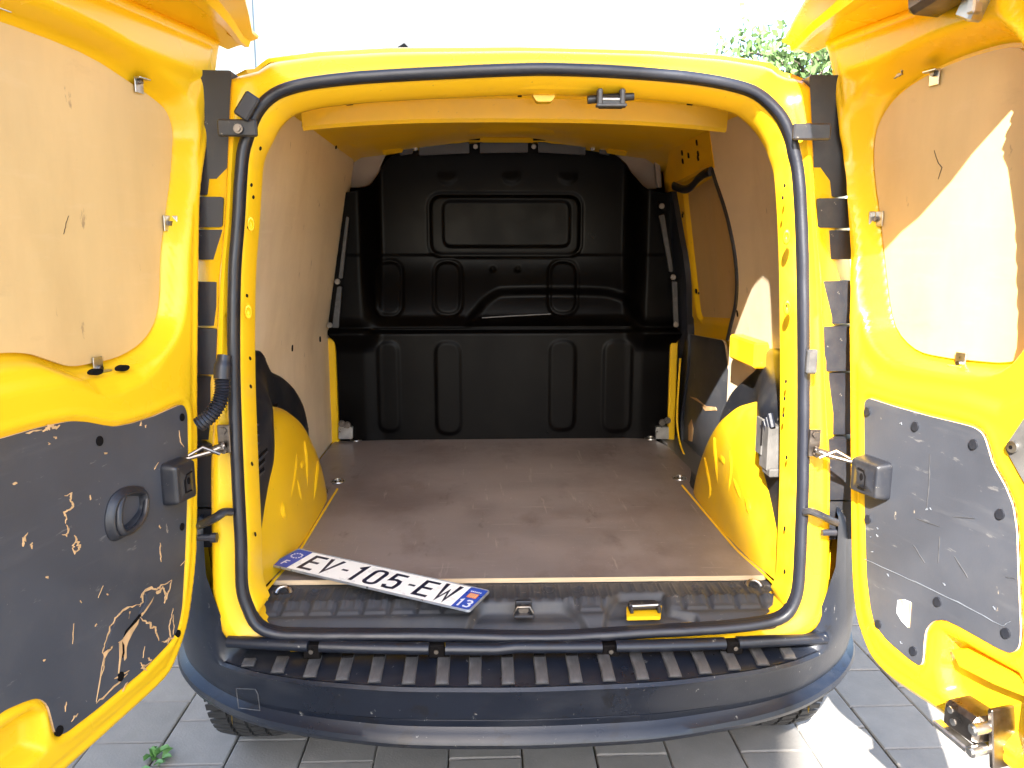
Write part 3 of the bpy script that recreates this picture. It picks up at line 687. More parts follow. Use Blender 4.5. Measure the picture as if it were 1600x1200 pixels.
for y,z in((.36,1.125),(.6,1.14),(1.0,1.158),(1.22,1.168),(1.25,1.160),(1.40,1.160),(1.46,1.168),(1.55,1.170),(1.60,1.172)):
    t=(y-.36)/1.24; w=.555-.02*t; lp.append([(x/.6*w,y,z-(.035+.02*t)*(abs(x)/.60)**3) for x in xs])
loft(m,lp,closed=False); ceil=part(m,'roof_panel','yellow_in',sharp=30)
# rear cross member over the partition with scallops
m=MB(); lo=[];mid=[];hi=[]
for x in np.linspace(-.46,.46,93):
    d=.012*sum(math.exp(-((x-c)/.035)**4) for c in(-.125,.135)); zz=1.167-.03*(abs(x)/.46)**2.5-(.018 if abs(x)>.385 else 0)
    hi.append((x,1.52,zz+.02)); mid.append((x,1.50,zz+d)); lo.append((x,1.535,zz-.012+d*.4))
loft(m,[hi,mid,lo],closed=False); part(m,'roof_member','yellow_in',sharp=40)
for cx in(-.125,.135):
    mm=MB(); mm.box((cx,1.515,1.165),(.06,.02,.008),bev=.003); part(mm,'member_hole','hole')
# slots, clip and latch striker on the header
def hat(px,py,y=.28): 
    q=atY(px,py,y); return q
def hslot(px,py,w,h,y=.245,tilt=0):
    q=hat(px,py,y); d=ray(px,py)
    for _ in range(8):
        q[2]=1.0765+.108*(max(.13,q[1])-.126)-.081*(abs(q[0])/.6)**3.2; t=(q[2]-CAM[2])/d[2]; q=CAM+d*t
    q[2]-=.0035
    mm=MB(); mm.box((q[0],q[1],q[2]+.004),(w,h,.010),rot=Matrix.Rotation(tilt,3,'Y')); part(mm,'slot','hole',header)
for a in((540,157,.022,.012),(546,161,.014,.008),(757,141,.010,.008),(757,147,.010,.008),(811,143,.020,.005),(812,148,.009,.006),(1085,157,.020,.010),(1078,161,.012,.006)): hslot(*a,tilt=.09 if a[0]>1000 else (-.09 if a[0]<600 else 0))
q=hat(850,150,.165); mm=MB(); f=lambda u,v,n:(u,q[1]-n,v)
P=[tuple(hat(*p,.165)[[0,2]]) for p in((826,139),(873,139),(862,160),(838,160))]
mm.prism(fillet(P,.006,4),.010,f,0,0,-.02); part(mm,'header_clip','yellow',header)
P=[tuple(hat(*p,.16)[[0,2]]) for p in((824,136),(874,137),(871,142),(858,142),(850,138),(842,139),(836,142),(829,141))]
mm=MB(); f=lambda u,v,n:(u,.16-n,v); mm.prism(P,.008,f,0,0,-.01); part(mm,'clip_gap','hole',header,smooth=False)
yy=.135
a=hat(918,156,yy);b=hat(990,150,yy); mm=MB(); mm.tube([tuple(a),tuple(b)],[.0085,.0085],12)
c=hat(955,160,yy-.01); mm.box((c[0],c[1],c[2]),(.055,.03,.022),bev=.004); st=part(mm,'latch_striker','plastic',header)
for px in(937,972):
    c=hat(px,152,yy-.02); mm=MB(); mm.box((c[0],c[1],c[2]),(.011,.02,.032),bev=.003); part(mm,'striker_ear','worn_plastic',st)
c=hat(955,155,yy-.025); mm=MB(); mm.tube([(c[0]-.022,c[1],c[2]),(c[0]+.022,c[1],c[2])],.0028,8); part(mm,'striker_pin','metal',st)
mm=MB(); c=hat(955,165,yy-.02); mm.box((c[0],c[1],c[2]),(.062,.02,.006),bev=.002); part(mm,'striker_tray','worn_plastic',st)
# header end brackets and blobs of sealant
for px in((456,120),):pass
# holes in the inner pillars
def pillar_hole(px,py,s,r=.0022,sv=1.7):
    q=onp(px,py,(s*.555,.04,0),(s*-.35,-.9,0)); mm=MB(); n=Vector((s*-.35,-.9,0)).normalized(); u=Vector((-n.y,n.x,0))
    mp=lambda a,b,d:tuple(Vector(q)+u*a+Vector((0,0,1))*b+n*d); mm.disc(mp,0,0,r,.0035,-.006,10,0,sv); part(mm,'pillar_hole','hole')
for p in((407,232),(393,289),(396,308),(388,355),(386,462),(392,604),(394,725),(399,835),(391,560)): pillar_hole(*p,-1)
for p in((1226,290),(1223,309),(1230,363),(1229,477),(1228,596),(1226,623),(1224,649),(1229,715),(1226,826),(1226,893)): pillar_hole(*p,1)

for px,py,s_ in((392,350,-1),(388,487,-1),(1229,370,1),(1230,480,1)):
    q=onp(px,py,(s_*.560,.035,0),(s_*-.35,-.9,0)); n=Vector((s_*-.35,-.9,0)).normalized(); mm=MB(); L_=[]
    u=Vector((-n.y,n.x,0))
    for rr_,hh_ in((.0095,-.002),(.0078,.0022),(.0055,.0030),(.0030,-.001),(.0002,-.002)): L_.append([tuple(Vector(q)+u*(rr_*math.cos(t)*.8)+Vector((0,0,1))*(rr_*1.7*math.sin(t))+n*hh_) for t in np.linspace(0,2*math.pi,20,endpoint=False)])
    loft(mm,L_); part(mm,'pillar_dimple','yellow_in')
# ------------------------------------------------------------------ corner pillars outside: black trim, hinges, check straps, hose
def trim(side):
    mm=MB()
    # stepped blocks following the tail lamp recess
    blocks=[(1.105,.865,.045,.060),(.860,.80,.055,.062),(.795,.735,.048,.070),(.69,.60,.050,.072),(.595,.50,.056,.066),(.495,.36,.050,.082),(.355,.22,.052,.070),(.215,.13,.046,.080)]
    for i,(z1,z0,w_,y) in enumerate(blocks):
        xa=float(np.interp(z1,[-.05,.30,.48,.69,.83,.99,1.1],[.658,.652,.636,.620,.602,.590,.576])); xb=float(np.interp(z0,[-.05,.30,.48,.69,.83,.99,1.1],[.658,.652,.636,.620,.602,.590,.576]))
        xo=.004+.004*(i%2); ww=w_+.03; yb=y-.035+LEAN*(z0+z1)/2
        tmb=MB(); tmb.prism(fillet([(xa+xo,z1),(xb+xo,z0),(xb+xo+ww,z0),(xa+xo+ww,z1)],.006,3),0,lambda u,v,n:(side*u,yb-n,v),0,0,-.10)
        part(tmb,'pillar_trim','plastic',sharp=30)
    def P(px,py,y): return Vector(onp(px,py,(0,y,0),(0,1,0)))
    return
trim(-1); trim(1)
def mirrorpx(x): return x
# left side fittings
def hinge(side,pts,r,name='door_hinge',mt='plastic',flat=.7):
    P=[tuple(atY(px,py,y)) for px,py,y in pts]; mm=MB(); mm.tube(smoothpoly(P,4,False),r,10,flat=flat); return part(mm,name,mt)
def arm(c,d,name,mt,rot=None,bev=.003,par=None): mm=MB(); mm.box(c,d,rot,bev); return part(mm,name,mt,par)
q=atY(363,200,.045); arm((q[0]+.01,q[1],q[2]),(.075,.012,.032),'door_hinge','plastic')
bolt(372,201,.032,.006,van,'steel_dark')
q=atY(1268,206,.045); arm((q[0],q[1],q[2]),(.075,.012,.032),'door_hinge','plastic')
q=atY(345,808,.02); hinge(-1,[(362,800,.0),(350,800,-.01),(338,808,-.02),(322,816,-.012),(312,820,-.005)],[.009]*0 or .0115)
q=atY(333,840,-.01); mm=MB(); mm.tube([(q[0]-.03,q[1],q[2]),(q[0],q[1],q[2])],.007,10); mm.tube([(q[0]-.004,q[1],q[2]),(q[0]+.008,q[1],q[2])],.0105,10); part(mm,'door_buffer','rubber')
hinge(1,[(1258,800,.0),(1268,799,-.01),(1282,805,-.02),(1296,812,-.01),(1306,816,-.005)],.0115)
q=atY(1284,832,-.01); mm=MB(); mm.tube([(q[0]+.03,q[1],q[2]),(q[0],q[1],q[2])],.007,10); part(mm,'door_buffer','rubber')
# check straps (zinc)
for s,(px,py) in((-1,(349,696)),(1,(1274,702))):
    q=atY(px,py,-.003); mm=MB(); mm.box((q[0],.004,q[2]+.012),(.024,.006,.058),bev=.002)
    mm.box((q[0]-s*-.012,q[1]-.014,q[2]-.004),(.040,.016,.014),rot=Matrix.Rotation(s*.35,3,'Y'),bev=.002)
    mm.tube([(q[0]-.008*s,q[1]-.016,q[2]+.004),(q[0]+s*.02,q[1]-.024,q[2]-.008),(q[0]+s*.065,q[1]-.04,q[2]-.018)],.0042,8)
    mm.tube([(q[0]+s*.0,q[1]-.022,q[2]-.012),(q[0]+s*.03,q[1]-.03,q[2]+.004),(q[0]+s*.055,q[1]-.04,q[2]-.010)],.0035,8)
    k=part(mm,'door_check','steel_dark')
    mm=MB(); f=lambda u,v,n:(u,-.001-n,v); mm.disc(f,q[0],q[2]+.030,.0075,.007,0,6); mm.disc(f,q[0]+.002,q[2]-.010,.006,.010,0,6); part(mm,'bolt','steel_dark',k)
# corrugated wiring hose on the left
P=[tuple(atY(px,py,y)) for px,py,y in((351,556,.0),(348,575,-.008),(347,592,-.012))]
mm=MB(); mm.tube(smoothpoly(P,5,False),[.014]*4+[.0165]*7,14); hs=part(mm,'wiring_hose','rubber')
P=smoothpoly([tuple(atY(px,py,y)) for px,py,y in((347,592,-.012),(347,612,-.016),(341,632,-.024),(328,650,-.032),(310,664,-.035))],14,False)
rs=[.0142+.0020*math.sin(i*math.pi*2/3.0) for i in range(len(P))]; mm=MB(); mm.tube(P,rs,14); part(mm,'hose_bellows','rubber',hs)
# grommets on the rear face
for px,py,sx,sz in((386,166,.030,.05),(1268,565,.022,.05)):
    q=atY(px,py,.03 if px<800 else .008); mm=MB(); mm.box((q[0],q[1]-.0,q[2]),(sx,.014,sz),rot=Matrix.Rotation(.6 if px<800 else 0,3,'Y'),bev=.006); part(mm,'rubber_stop','worn_plastic' if px>800 else 'rubber')

# ------------------------------------------------------------------ bumper
half=[(0,-.128),(.14,-.124),(.27,-.116),(.40,-.095),(.49,-.074),(.57,-.045),(.64,-.005),(.710,.048),(.768,.118),(.808,.20),(.838,.30),(.855,.45)]
path=[(-x,y) for x,y in half[::-1]]+half[1:]; path=resample2=smoothpoly(path,6,False)
PA=np.array(path); T=np.gradient(PA,axis=0); T/=np.linalg.norm(T,axis=1)[:,None]; NI=np.stack([-T[:,1],T[:,0]],1)   # inward (+y in the middle)
if NI[len(NI)//2,1]<0: NI=-NI
prof=[(.150,-.092),(.125,-.088),(.03,-.100),(.016,-.1045),(.006,-.1005),(.000,-.1065),(.0035,-.115),(.006,-.150),(.010,-.1715),(.0155,-.1735),(.0125,-.1765),(.016,-.192),(.008,-.202),(-.003,-.210),(-.006,-.219),(-.001,-.230),(.018,-.241),(.06,-.250),(.13,-.255)]
cor=ss(.60,.80,np.abs(PA[:,0]))
loops=[]
for k,(d,z) in enumerate(prof):
    lp=[]
    for i,(p,n_) in enumerate(zip(PA,NI)):
        dd=d; zz=z
        c_=cor[i]
        if k>5: zz=z+.018*ss(.15,.75,abs(p[0]))*min(1,max(0,(k-8)/5))+.010*c_
        if k<=5:
            P5=(p[0],p[1],-.1065+.09*c_**2)
            base=(p[0]+n_[0]*d,p[1]+n_[1]*d,z)
            sg=1 if p[0]>0 else -1; c2=min(1,c_*2.4)
            P0=(sg*(.600+.064*c2),-.006+.03*c_+.08*max(0,z)*0,min(-.090+.03*c2+.48*c_**1.3,.185+.02*c_))
            w_=[0,.12,.55,.80,.93,1][k]; bow=math.sin(math.pi*w_)*.02
            Q=[P0[j]*(1-w_)+P5[j]*w_ for j in range(3)]; Q[2]=P0[2]*(1-w_**2.2)+P5[2]*w_**2.2-bow*(1-c2); 
            m_=float(ss(0,.25,c_)); lp.append(tuple(base[j]*(1-m_)+Q[j]*m_ for j in range(3))); continue
        lp.append((p[0]+n_[0]*dd,p[1]+n_[1]*dd,zz))
    loops.append(lp)
m=MB(); loft(m,loops,closed=False); bumper=part(m,'bumper','bumper',sharp=38)
# step ribs
pitch=.0668
for k,rpx in enumerate((382,432,484,535,586,639,691,742,794,847,900,952,1005,1057,1106,1154,1202,1250)):
    xc=float(atZ(rpx,1066-16*abs((rpx-816)/434)**2.2,-.10)[0]); yo=float(np.interp(xc,PA[:,0],PA[:,1])); w=.0135
    y0=yo+.016; y1=min(yo+.112,-.003)
    zf=lambda y:-.0985+.012*((y-yo)/.125)
    mm=MB(); v=[]
    for x,dz in((xc-w,0),(xc-w+.002,.0035),(xc+w-.002,.0035),(xc+w,0)):
        v+=[(x,y0,zf(y0)+dz*.7-.002),(x,y0+.006,zf(y0+.006)+dz),(x,y1,zf(y1)+dz)]
    mm.add(v,[(i*3+j,(i+1)*3+j,(i+1)*3+j+1,i*3+j+1) for i in range(3) for j in range(2)]+[(0,3,6,9)])
    mm.add([(xc-w,y0,zf(y0)-.004),(xc+w,y0,zf(y0)-.004),(xc+w,y1,zf(y1)-.004),(xc-w,y1,zf(y1)-.004)],[(0,1,2,3)])
    o=part(mm,'step_rib','worn_plastic',bumper)
    if 2<=k<=15 and k!=12:
        mm=MB(); mm.box((xc,y1-.006,-.0895),(.024,.018,.012),bev=.002); part(mm,'drain_notch','hole',bumper)
# tow-eye cover: fine raised outline
def bmap(px,py):
    z=-.14; q=atY(px,py,-.03); return q
cov=[]
for p in((369,1076),(399,1077),(403,1085),(406,1110),(373,1106)):
    d=ray(*p); lo,hi=.5,3.
    for _ in range(40):
        t=(lo+hi)/2; Q=CAM+d*t
        if Q[1]>np.interp(Q[0],PA[:,0],PA[:,1])-.0015: hi=t
        else: lo=t
    cov.append(tuple(CAM+d*lo))
mm=MB(); mm.tube(cov,.0012,6,closed=True); part(mm,'tow_eye_cover','worn_plastic',bumper)
# rail between seal and step, in sections with clips between
secs=[(357,482,995),(500,670,1004),(696,940,1006),(962,1132,1000),(1152,1290,990)]
for a_,b_,y_ in secs:
    n=10; P=[]
    for i in range(n):
        px=a_+(b_-a_)*i/(n-1); py=1014-12*abs((px-800)/440)**2.4+ (0 if px<800 else -3)
        P.append(tuple(atY(px,py,-.030+.03*abs((px-800)/460)**3)))
    mm=MB(); mm.tube(P,.0145,14,flat=.85); part(mm,'step_rail','bumper',bumper)
for px in(491,683,951,1142):
    q=atY(px,1008 if px<1000 else 1003,.004); mm=MB(); mm.box((q[0],q[1]-.014,q[2]),(.034,.03,.028),bev=.002); part(mm,'rail_clip','hole',bumper)
    mm=MB(); mm.tube([(q[0],q[1]-.026,q[2]+.002),(q[0],q[1]-.034,q[2]+.002)],.005,8); part(mm,'rail_screw','steel_dark',bumper)
mm=MB(); mm.box((.0,.026,-.072),(1.00,.046,.024),bev=.003); part(mm,'sill_skin','yellow_in')
# ------------------------------------------------------------------ wheels
def wheel(x,y,name='wheel'):
    e=bpy.data.objects.new(name,None); COL.objects.link(e); e.parent=van; c=Vector((x,y,GZ+.305)); ORG[e.name]=c; e.location=c-ORG[van.name]
    mm=MB(); prof=[(-.07,.19),(-.098,.215),(-.102,.25),(-.095,.285),(-.08,.302),(0,.306),(.08,.302),(.095,.285),(.102,.25),(.098,.215),(.07,.19)]
    n=72; loops=[[(x+a,y+r*math.cos(t),GZ+.305+r*math.sin(t)) for t in np.linspace(0,2*math.pi,n,endpoint=False)] for a,r in prof]
    loft(mm,loops); t_=part(mm,'tyre','tyre',e,sharp=50)
    tr=MB()
    for k in range(60):
        t=2*math.pi*k/60
        for row,(xa,xb) in enumerate(((-.094,-.045),(-.036,-.004),(.004,.036),(.045,.094))):
            sk=.5*(1 if row%2 else -1)*2*math.pi/60; rr=.313; r0=.300
            A=t+.15*math.pi/60; B=t+1.45*math.pi/60
            v=[]
            for (xx,tt) in((xa,A),(xb,A+sk),(xb,B+sk),(xa,B)):
                r_o=rr-(.010 if abs(xx)>.09 else 0); v+=[(x+xx,y+r_o*math.cos(tt),GZ+.305+r_o*math.sin(tt)),(x+xx,y+r0*math.cos(tt),GZ+.305+r0*math.sin(tt))]
            tr.add(v,[(0,2,4,6),(0,1,3,2),(2,3,5,4),(4,5,7,6),(6,7,1,0)])
    o=part(tr,'tyre_tread','tyre',t_,smooth=False,kind='stuff')
    mm=MB(); s=1 if x>0 else -1; loops=[[(x+s*a,y+r*math.cos(t),GZ+.305+r*math.sin(t)) for t in np.linspace(0,2*math.pi,40,endpoint=False)] for a,r in((.068,.19),(.06,.17),(.03,.15),(.04,.06),(.055,.04),(.055,.001))]
    loft(mm,loops); part(mm,'rim','metal',e)
for x,y in((-.695,.565),(.695,.565),(-.70,3.26),(.70,3.26)): wheel(x,y)

# =================================================================== REAR DOORS
A15=R(15)
class Door:
    def __init__(s,side):
        s.side=side; s.h=np.array([side*.657,.03,0]); s.dv=np.array([side*math.sin(A15),-math.cos(A15),0]); s.nv=np.array([-side*math.cos(A15),-math.sin(A15),0])
    def map(s,u,z,n): 
        return (s.h[0]+s.dv[0]*u+s.nv[0]*n, s.h[1]+s.dv[1]*u+s.nv[1]*n, z+0*u)
    def tr(s,pts,n=0):
        out=[]
        for p in pts:
            o=s.h+s.nv*n; P=onp(*p,o,s.nv); out.append((float((P-o)@s.dv),float(P[2])))
        return out
    def rot(s): return Matrix((s.dv,s.nv,(0,0,1))).transposed()
def mkdoor(side,outline,plypx_uv,recuv,blk,ridge,pocket,label,core=None,dep=.054):
    D=Door(side)
    out=outline; ply=plypx_uv
    def hf(U,V):
        so,_,_=sdpoly(U,V,out); s,_,_=sdpoly(U,V,recuv); sb,_,_=sdpoly(U,V,blk)
        h=-.016*(1-ss(0,.020,so))**1.5
        h-=.004*np.exp(-((so-.030)/.0035)**2)
        top=ss(.98,1.06,V); w=.026+.016*top
        h-=dep*ss(-1,0,s/w)
        h-=.006*ss(-.006,-.0005,sb); h+=.0025*np.exp(-((sb+.013)/.005)**2)
        sr,_,_=sdpoly(U,V,ridge); h-=.012*ss(-.010,.014,sr)*(1-ss(-.02,.0,s))
        sp_,_,_=sdpoly(U,V,pocket); h-=.028*ss(-.005,.022,sp_)
        if core is not None:
            sc_,_,_=sdpoly(U,V,core); h-=.034*(1-ss(-.012,.004,sc_))
        return h
    d=pressed('rear_door',out,hf,D.map,.0055,'yellow',van,back=-.075)
    d['label']=label
    # outer skin
    mm=MB(); ol=out; k=len(ol)
    mm.prism(out,-.0745,D.map,0,0,-.078); part(mm,'outer_skin','yellow',d,smooth=False)
    mm=MB(); mm.prism(ply,-dep+.010,D.map,0,1,-dep+.004); part(mm,'window_panel',['ply','ply_edge'],d,smooth=False)
    mm=MB(); mm.prism(blk,-.0005,D.map,0,1,-.0055); part(mm,'lower_panel',['film_black','ply_edge'],d,smooth=False)
    return D,d
# ---- left door (the wider one)
DL=Door(-1)
eL=DL.tr([(357,50),(349,80),(342,130),(335,200),(320,300),(318,400),(316,600),(316,800),(315,860),(309,920),(301,976),(287,1020),(271,1058),(242,1088),(199,1127),(160,1163),(120,1199)])
oL=[(.76,1.19),(-.19,1.19)]+eL+[(.50,eL[-1][1]-.004),(.79,eL[-1][1]-.004),(.81,eL[-1][1]+.02),(.81,.55),(.80,.95)]
oL=fillet(oL,[.03]+[.0]+[.03]*(len(oL)-2),3)
pL=DL.tr([(200,127),(240,155),(260,175),(269,205),(268,240),(265,280),(257,340),(250,400),(248,465),(240,505),(220,535),(185,557),(145,567),(110,572),(75,562),(40,552)],-.044)
pLf=smoothpoly([(.60,1.075),(.40,1.085),(.2,1.078)]+pL+[(.44,.604),(.62,.61),(.70,.64),(.735,.72),(.72,.86),(.68,.99)],3)
rL=DL.tr([(200,127),(240,155),(260,175),(269,205),(268,240),(265,280),(257,340),(250,400),(248,465),(240,505),(220,535),(185,557),(145,567),(110,572),(75,562),(40,552)],-.05)
bL=DL.tr([(0,686),(62,668),(110,658),(135,659),(160,664),(180,667),(205,662),(240,651),(278,634),(287,632),(293,645),(294,700),(293,780),(290,860),(285,950),(278,985),(265,1005),(222,1050),(150,1110),(103,1146),(88,1150),(82,1125),(75,1100),(60,1090),(40,1096),(0,1120)])
bLf=bL[:-1]+[(.52,.088),(.60,.07),(.73,.06),(.75,.08),(.75,.44),(.72,.485),(.60,.492)]
bLf=fillet(bLf,.012,3)
rgL=DL.tr([(0,612),(60,600),(105,593),(130,598),(160,611),(190,607),(225,590),(245,570),(262,540),(272,450),(278,300),(285,220)])
rgLf=rgL+[(-.075,1.09),(.7,1.12),(.76,.7),(.7,.56)]
pkL=[(.455,-.02),(.448,.045),(.47,.062),(.52,.062),(.62,.045),(.72,.03),(.72,-.02)]
DLo,doorL=mkdoor(-1,oL,pLf,pLf,bLf,rgLf,pkL,'left rear door, wider, with a torn black lower panel and oval pull handle')
# ---- right door
DR=Door(1)
eR=DR.tr([(1285,75),(1293,120),(1302,200),(1312,280),(1318,400),(1320,600),(1321,750),(1322,850),(1324,910),(1330,968),(1353,1030),(1381,1061),(1417,1086),(1460,1114),(1500,1149),(1558,1196)])
oR=[(.508,1.195),(-.175,1.195)]+eR+[(.49,eR[-1][1]-.004),(.505,eR[-1][1]+.02),(.508,.35),(.508,1.10)]
oR=fillet(oR,[.01]+[.0]+[.03]*(len(oR)-2),3)
pxR=[(1540,78),(1500,95),(1450,118),(1415,140),(1390,165),(1372,198),(1366,235),(1368,280),(1376,340),(1388,450),(1400,510),(1430,545),(1470,557),(1520,563)]
pR=DR.tr(pxR,-.068)
pRf=smoothpoly([(.300,1.06),(.262,1.085)]+pR[1:]+[(.325,.568),(.365,.60),(.385,.66),(.375,.75),(.352,.90),(.335,.99)],3)
bR=DR.tr([(1350,628),(1356,622),(1400,636),(1450,650),(1500,662),(1522,668),(1536,678),(1543,700),(1550,725),(1570,760),(1582,790),(1588,830),(1590,900),(1594,985),(1592,1012),(1580,1022),(1560,1014),(1500,980),(1475,968),(1458,970),(1446,983),(1443,1005),(1442,1030),(1438,1042),(1420,1030),(1385,1000),(1366,975),(1360,950),(1354,900),(1351,800)])
bRf=fillet(bR,.010,3)
rgRf=DR.tr([(1336,560),(1360,590),(1400,605),(1500,620),(1560,640)])+[(.42,.53),(.43,.75),(.37,.97),(.28,1.12),(-.05,1.10),(-.045,.95),(-.02,.75)]
pkR=DR.tr([(1470,985),(1500,1000),(1590,1050)])+[(.48,.05),(.48,-.055),(.36,-.055)]+DR.tr([(1470,1080),(1462,1040)])
DRo,doorR=mkdoor(1,oR,pRf,pRf,bRf,rgRf,pkR,'right rear door, narrower, with a smooth black lower panel',
   smoothpoly([(-.5,1.35),(.10,1.35),(.275,1.22),(.30,1.13),(.345,1.04),(.400,.93),(.445,.78),(.475,.58),(.492,.40),(.60,.0),(.6,-.3),(-.5,-.3)],4),dep=.078)

def dbox(D,door,u,z,n,du,dz,dn,name,mt,bev=.004,tilt=0,par=None):
    mm=MB(); rot=D.rot()@Matrix.Rotation(tilt,3,'Y'); mm.box(D.map(u,z,n),(du,dn,dz),rot=rot,bev=bev); return part(mm,name,mt,par or door)
def dot(D,door,px,py,r=.009,n=-.0005,name='screw_cap',mt='hole',h=.0022):
    u,z=D.tr([(px,py)],n)[0]; mm=MB(); mm.disc(D.map,u,z,r,n+h,n-.002,14,0,1.15); return part(mm,name,mt,door)
lowL=[c for c in doorL.children if c.name.startswith('lower_panel')][0]
for p in((155,689),(284,652),(284,823),(188,1057),(278,990),(92,1142)): dot(DL,doorL,*p,r=.0075 if p[0]<200 else .0065)
for p in((1356,643),(1431,666),(1522,694),(1564,803),(1357,811),(1373,975),(1466,940),(1573,989),(1428,1017)):
    dot(DR,doorR,*p,r=.0076,mt='plastic',h=.0035)
# door lips that close over the roof edge
def lip(D,door,e,u1,prot):
    mm=MB(); us=np.linspace(e-.005,u1,28)
    def prf(u):
        pr=.060+min(prot,.52*max(0,u+.17)); z=1.186+.010*ss(-.18,-.05,u)
        return [(-.012,z-.016),(.012,z-.010),(.030,z-.008),(pr*.40,z-.006),(pr*.48,z-.014),(pr*.62,z-.014),(pr*.70,z-.003),(pr,z+.002),(pr+.002,z+.007),(pr*.6,z+.012),(-.03,z+.014)]
    loft(mm,[[D.map(u,zz,n) for n,zz in prf(u)] for u in us],closed=False)
    for u in(us[0],us[-1]):
        L_=[D.map(u,zz,n) for n,zz in prf(u)]; mm.add(L_,[tuple(range(len(L_)))])
    part(mm,'top_lip','yellow',door,sharp=30)
lip(DL,doorL,-.185,.76,.19); lip(DR,doorR,-.175,.505,.30)
# plywood clips
for D,door,L_ in((DL,doorL,[(217,134,.0),(261,349,1.57),(153,569,3.14),(6,2,0)]),(DR,doorR,[(1460,122,0),(1374,342,1.57),(1501,562,3.14)])):
    for px,py,a in L_:
        nn=-.040 if D is DL else -.064; u,z=D.tr([(px,py)],nn)[0]; mm=MB()
        du,dz=(.030,.026) if a!=1.57 else (.026,.030)
        mm.box(D.map(u,z,nn),(du*.75,.0025,dz),rot=D.rot(),bev=.0008)
        off=.012 if a==0 else (-.012 if a==3.14 else 0); ou=-.012 if a==1.57 else 0
        mm.box(D.map(u+ou,z+off,nn+.008),(du if not ou else .003,.014,.003 if not ou else dz),rot=D.rot(),bev=.0008)
        c=part(mm,'panel_clip','metal',door)
        mm=MB(); mm.disc(lambda a_,b_,n:D.map(a_,b_,n),u+ou*.5,z+off*.6,.005,nn+.007,nn,8); part(mm,'clip_screw','steel_dark',c)
for px,py in((148,581),(190,575)):
    u,z=DL.tr([(px,py)],-.016)[0]; mm=MB(); mm.disc(DL.map,u,z,.013,-.0095,-.02,14,0,.42); part(mm,'drain_hole','hole',doorL)
# hold-open catch covers near the hinges
def cover(D,door,u0,u1,z0,z1,dn=.030):
    cu,cz=(u0+u1)/2,(z0+z1)/2
    def hf(U,V):
        s,_,_=sdpoly(U,V,pl_); r=.004*ss(.010,.014,s)*0
        return dn*ss(-.001,.007,s)**.6+.004*ss(.012,.03,s)
    pl_=fillet([(u0,z0),(u1,z0),(u1,z1),(u0,z1)],.012,5)
    c=pressed('catch_cover',pl_,hf,D.map,.0022,'plastic',door,back=-.001)
    mm=MB(); add_ribbon(mm,[(cu-.012,cz+.018),(cu+.004,cz+.016),(cu+.010,cz+.006),(cu+.010,cz-.018),(cu-.008,cz-.018)],.0022,dn+.0052,D.map,zb=dn); part(mm,'cover_groove','hole',c,smooth=False)
    mm=MB(); mm.disc(D.map,cu,cz+.003,.004,dn+.0056,dn,10,0,1.8); part(mm,'key_slot','hole',c)
u,z=zip(*DL.tr([(262,718),(300,716),(264,797),(300,780)],.015)); cover(DL,doorL,min(u)+.008,max(u)-.004,min(z)+.004,max(z)-.010)
u,z=zip(*DR.tr([(1338,708),(1380,720),(1338,770),(1380,788)],.015)); cover(DR,doorR,min(u),max(u),min(z)+.004,max(z)-.004)
# pull handle on the left door
ho=smoothpoly(DL.tr([(205,760),(228,762),(233,782),(230,802),(215,824),(196,840),(180,846),(171,835),(168,812),(174,784),(187,768)],.006),4)
def hh(U,V):
    s,_,_=sdpoly(U,V,ho); return -.0005+.014*np.exp(-((s-.010)/.0075)**2)-.012*ss(.014,.024,s)
hd=pressed('pull_handle',ho,hh,DL.map,.0022,'plastic',doorL,back=-.001)
gr=DL.tr([(192,776),(184,795),(182,820),(188,832),(205,826),(222,806),(229,780)],.008); G=smoothpoly(gr,5,False)
mm=MB(); mm.tube([DL.map(a,b,.007+.008*math.sin(math.pi*i/len(G))) for i,(a,b) in enumerate(G)],.0065,10,flat=.9); part(mm,'handle_grip','plastic',hd)
hl=smoothpoly(DL.tr([(200,778),(224,766),(229,776),(222,797),(207,806),(197,797)],.0),4); mm=MB(); mm.prism(hl,-.0015,DL.map,0,0,-.008); part(mm,'handle_recess','hole',hd,smooth=False)
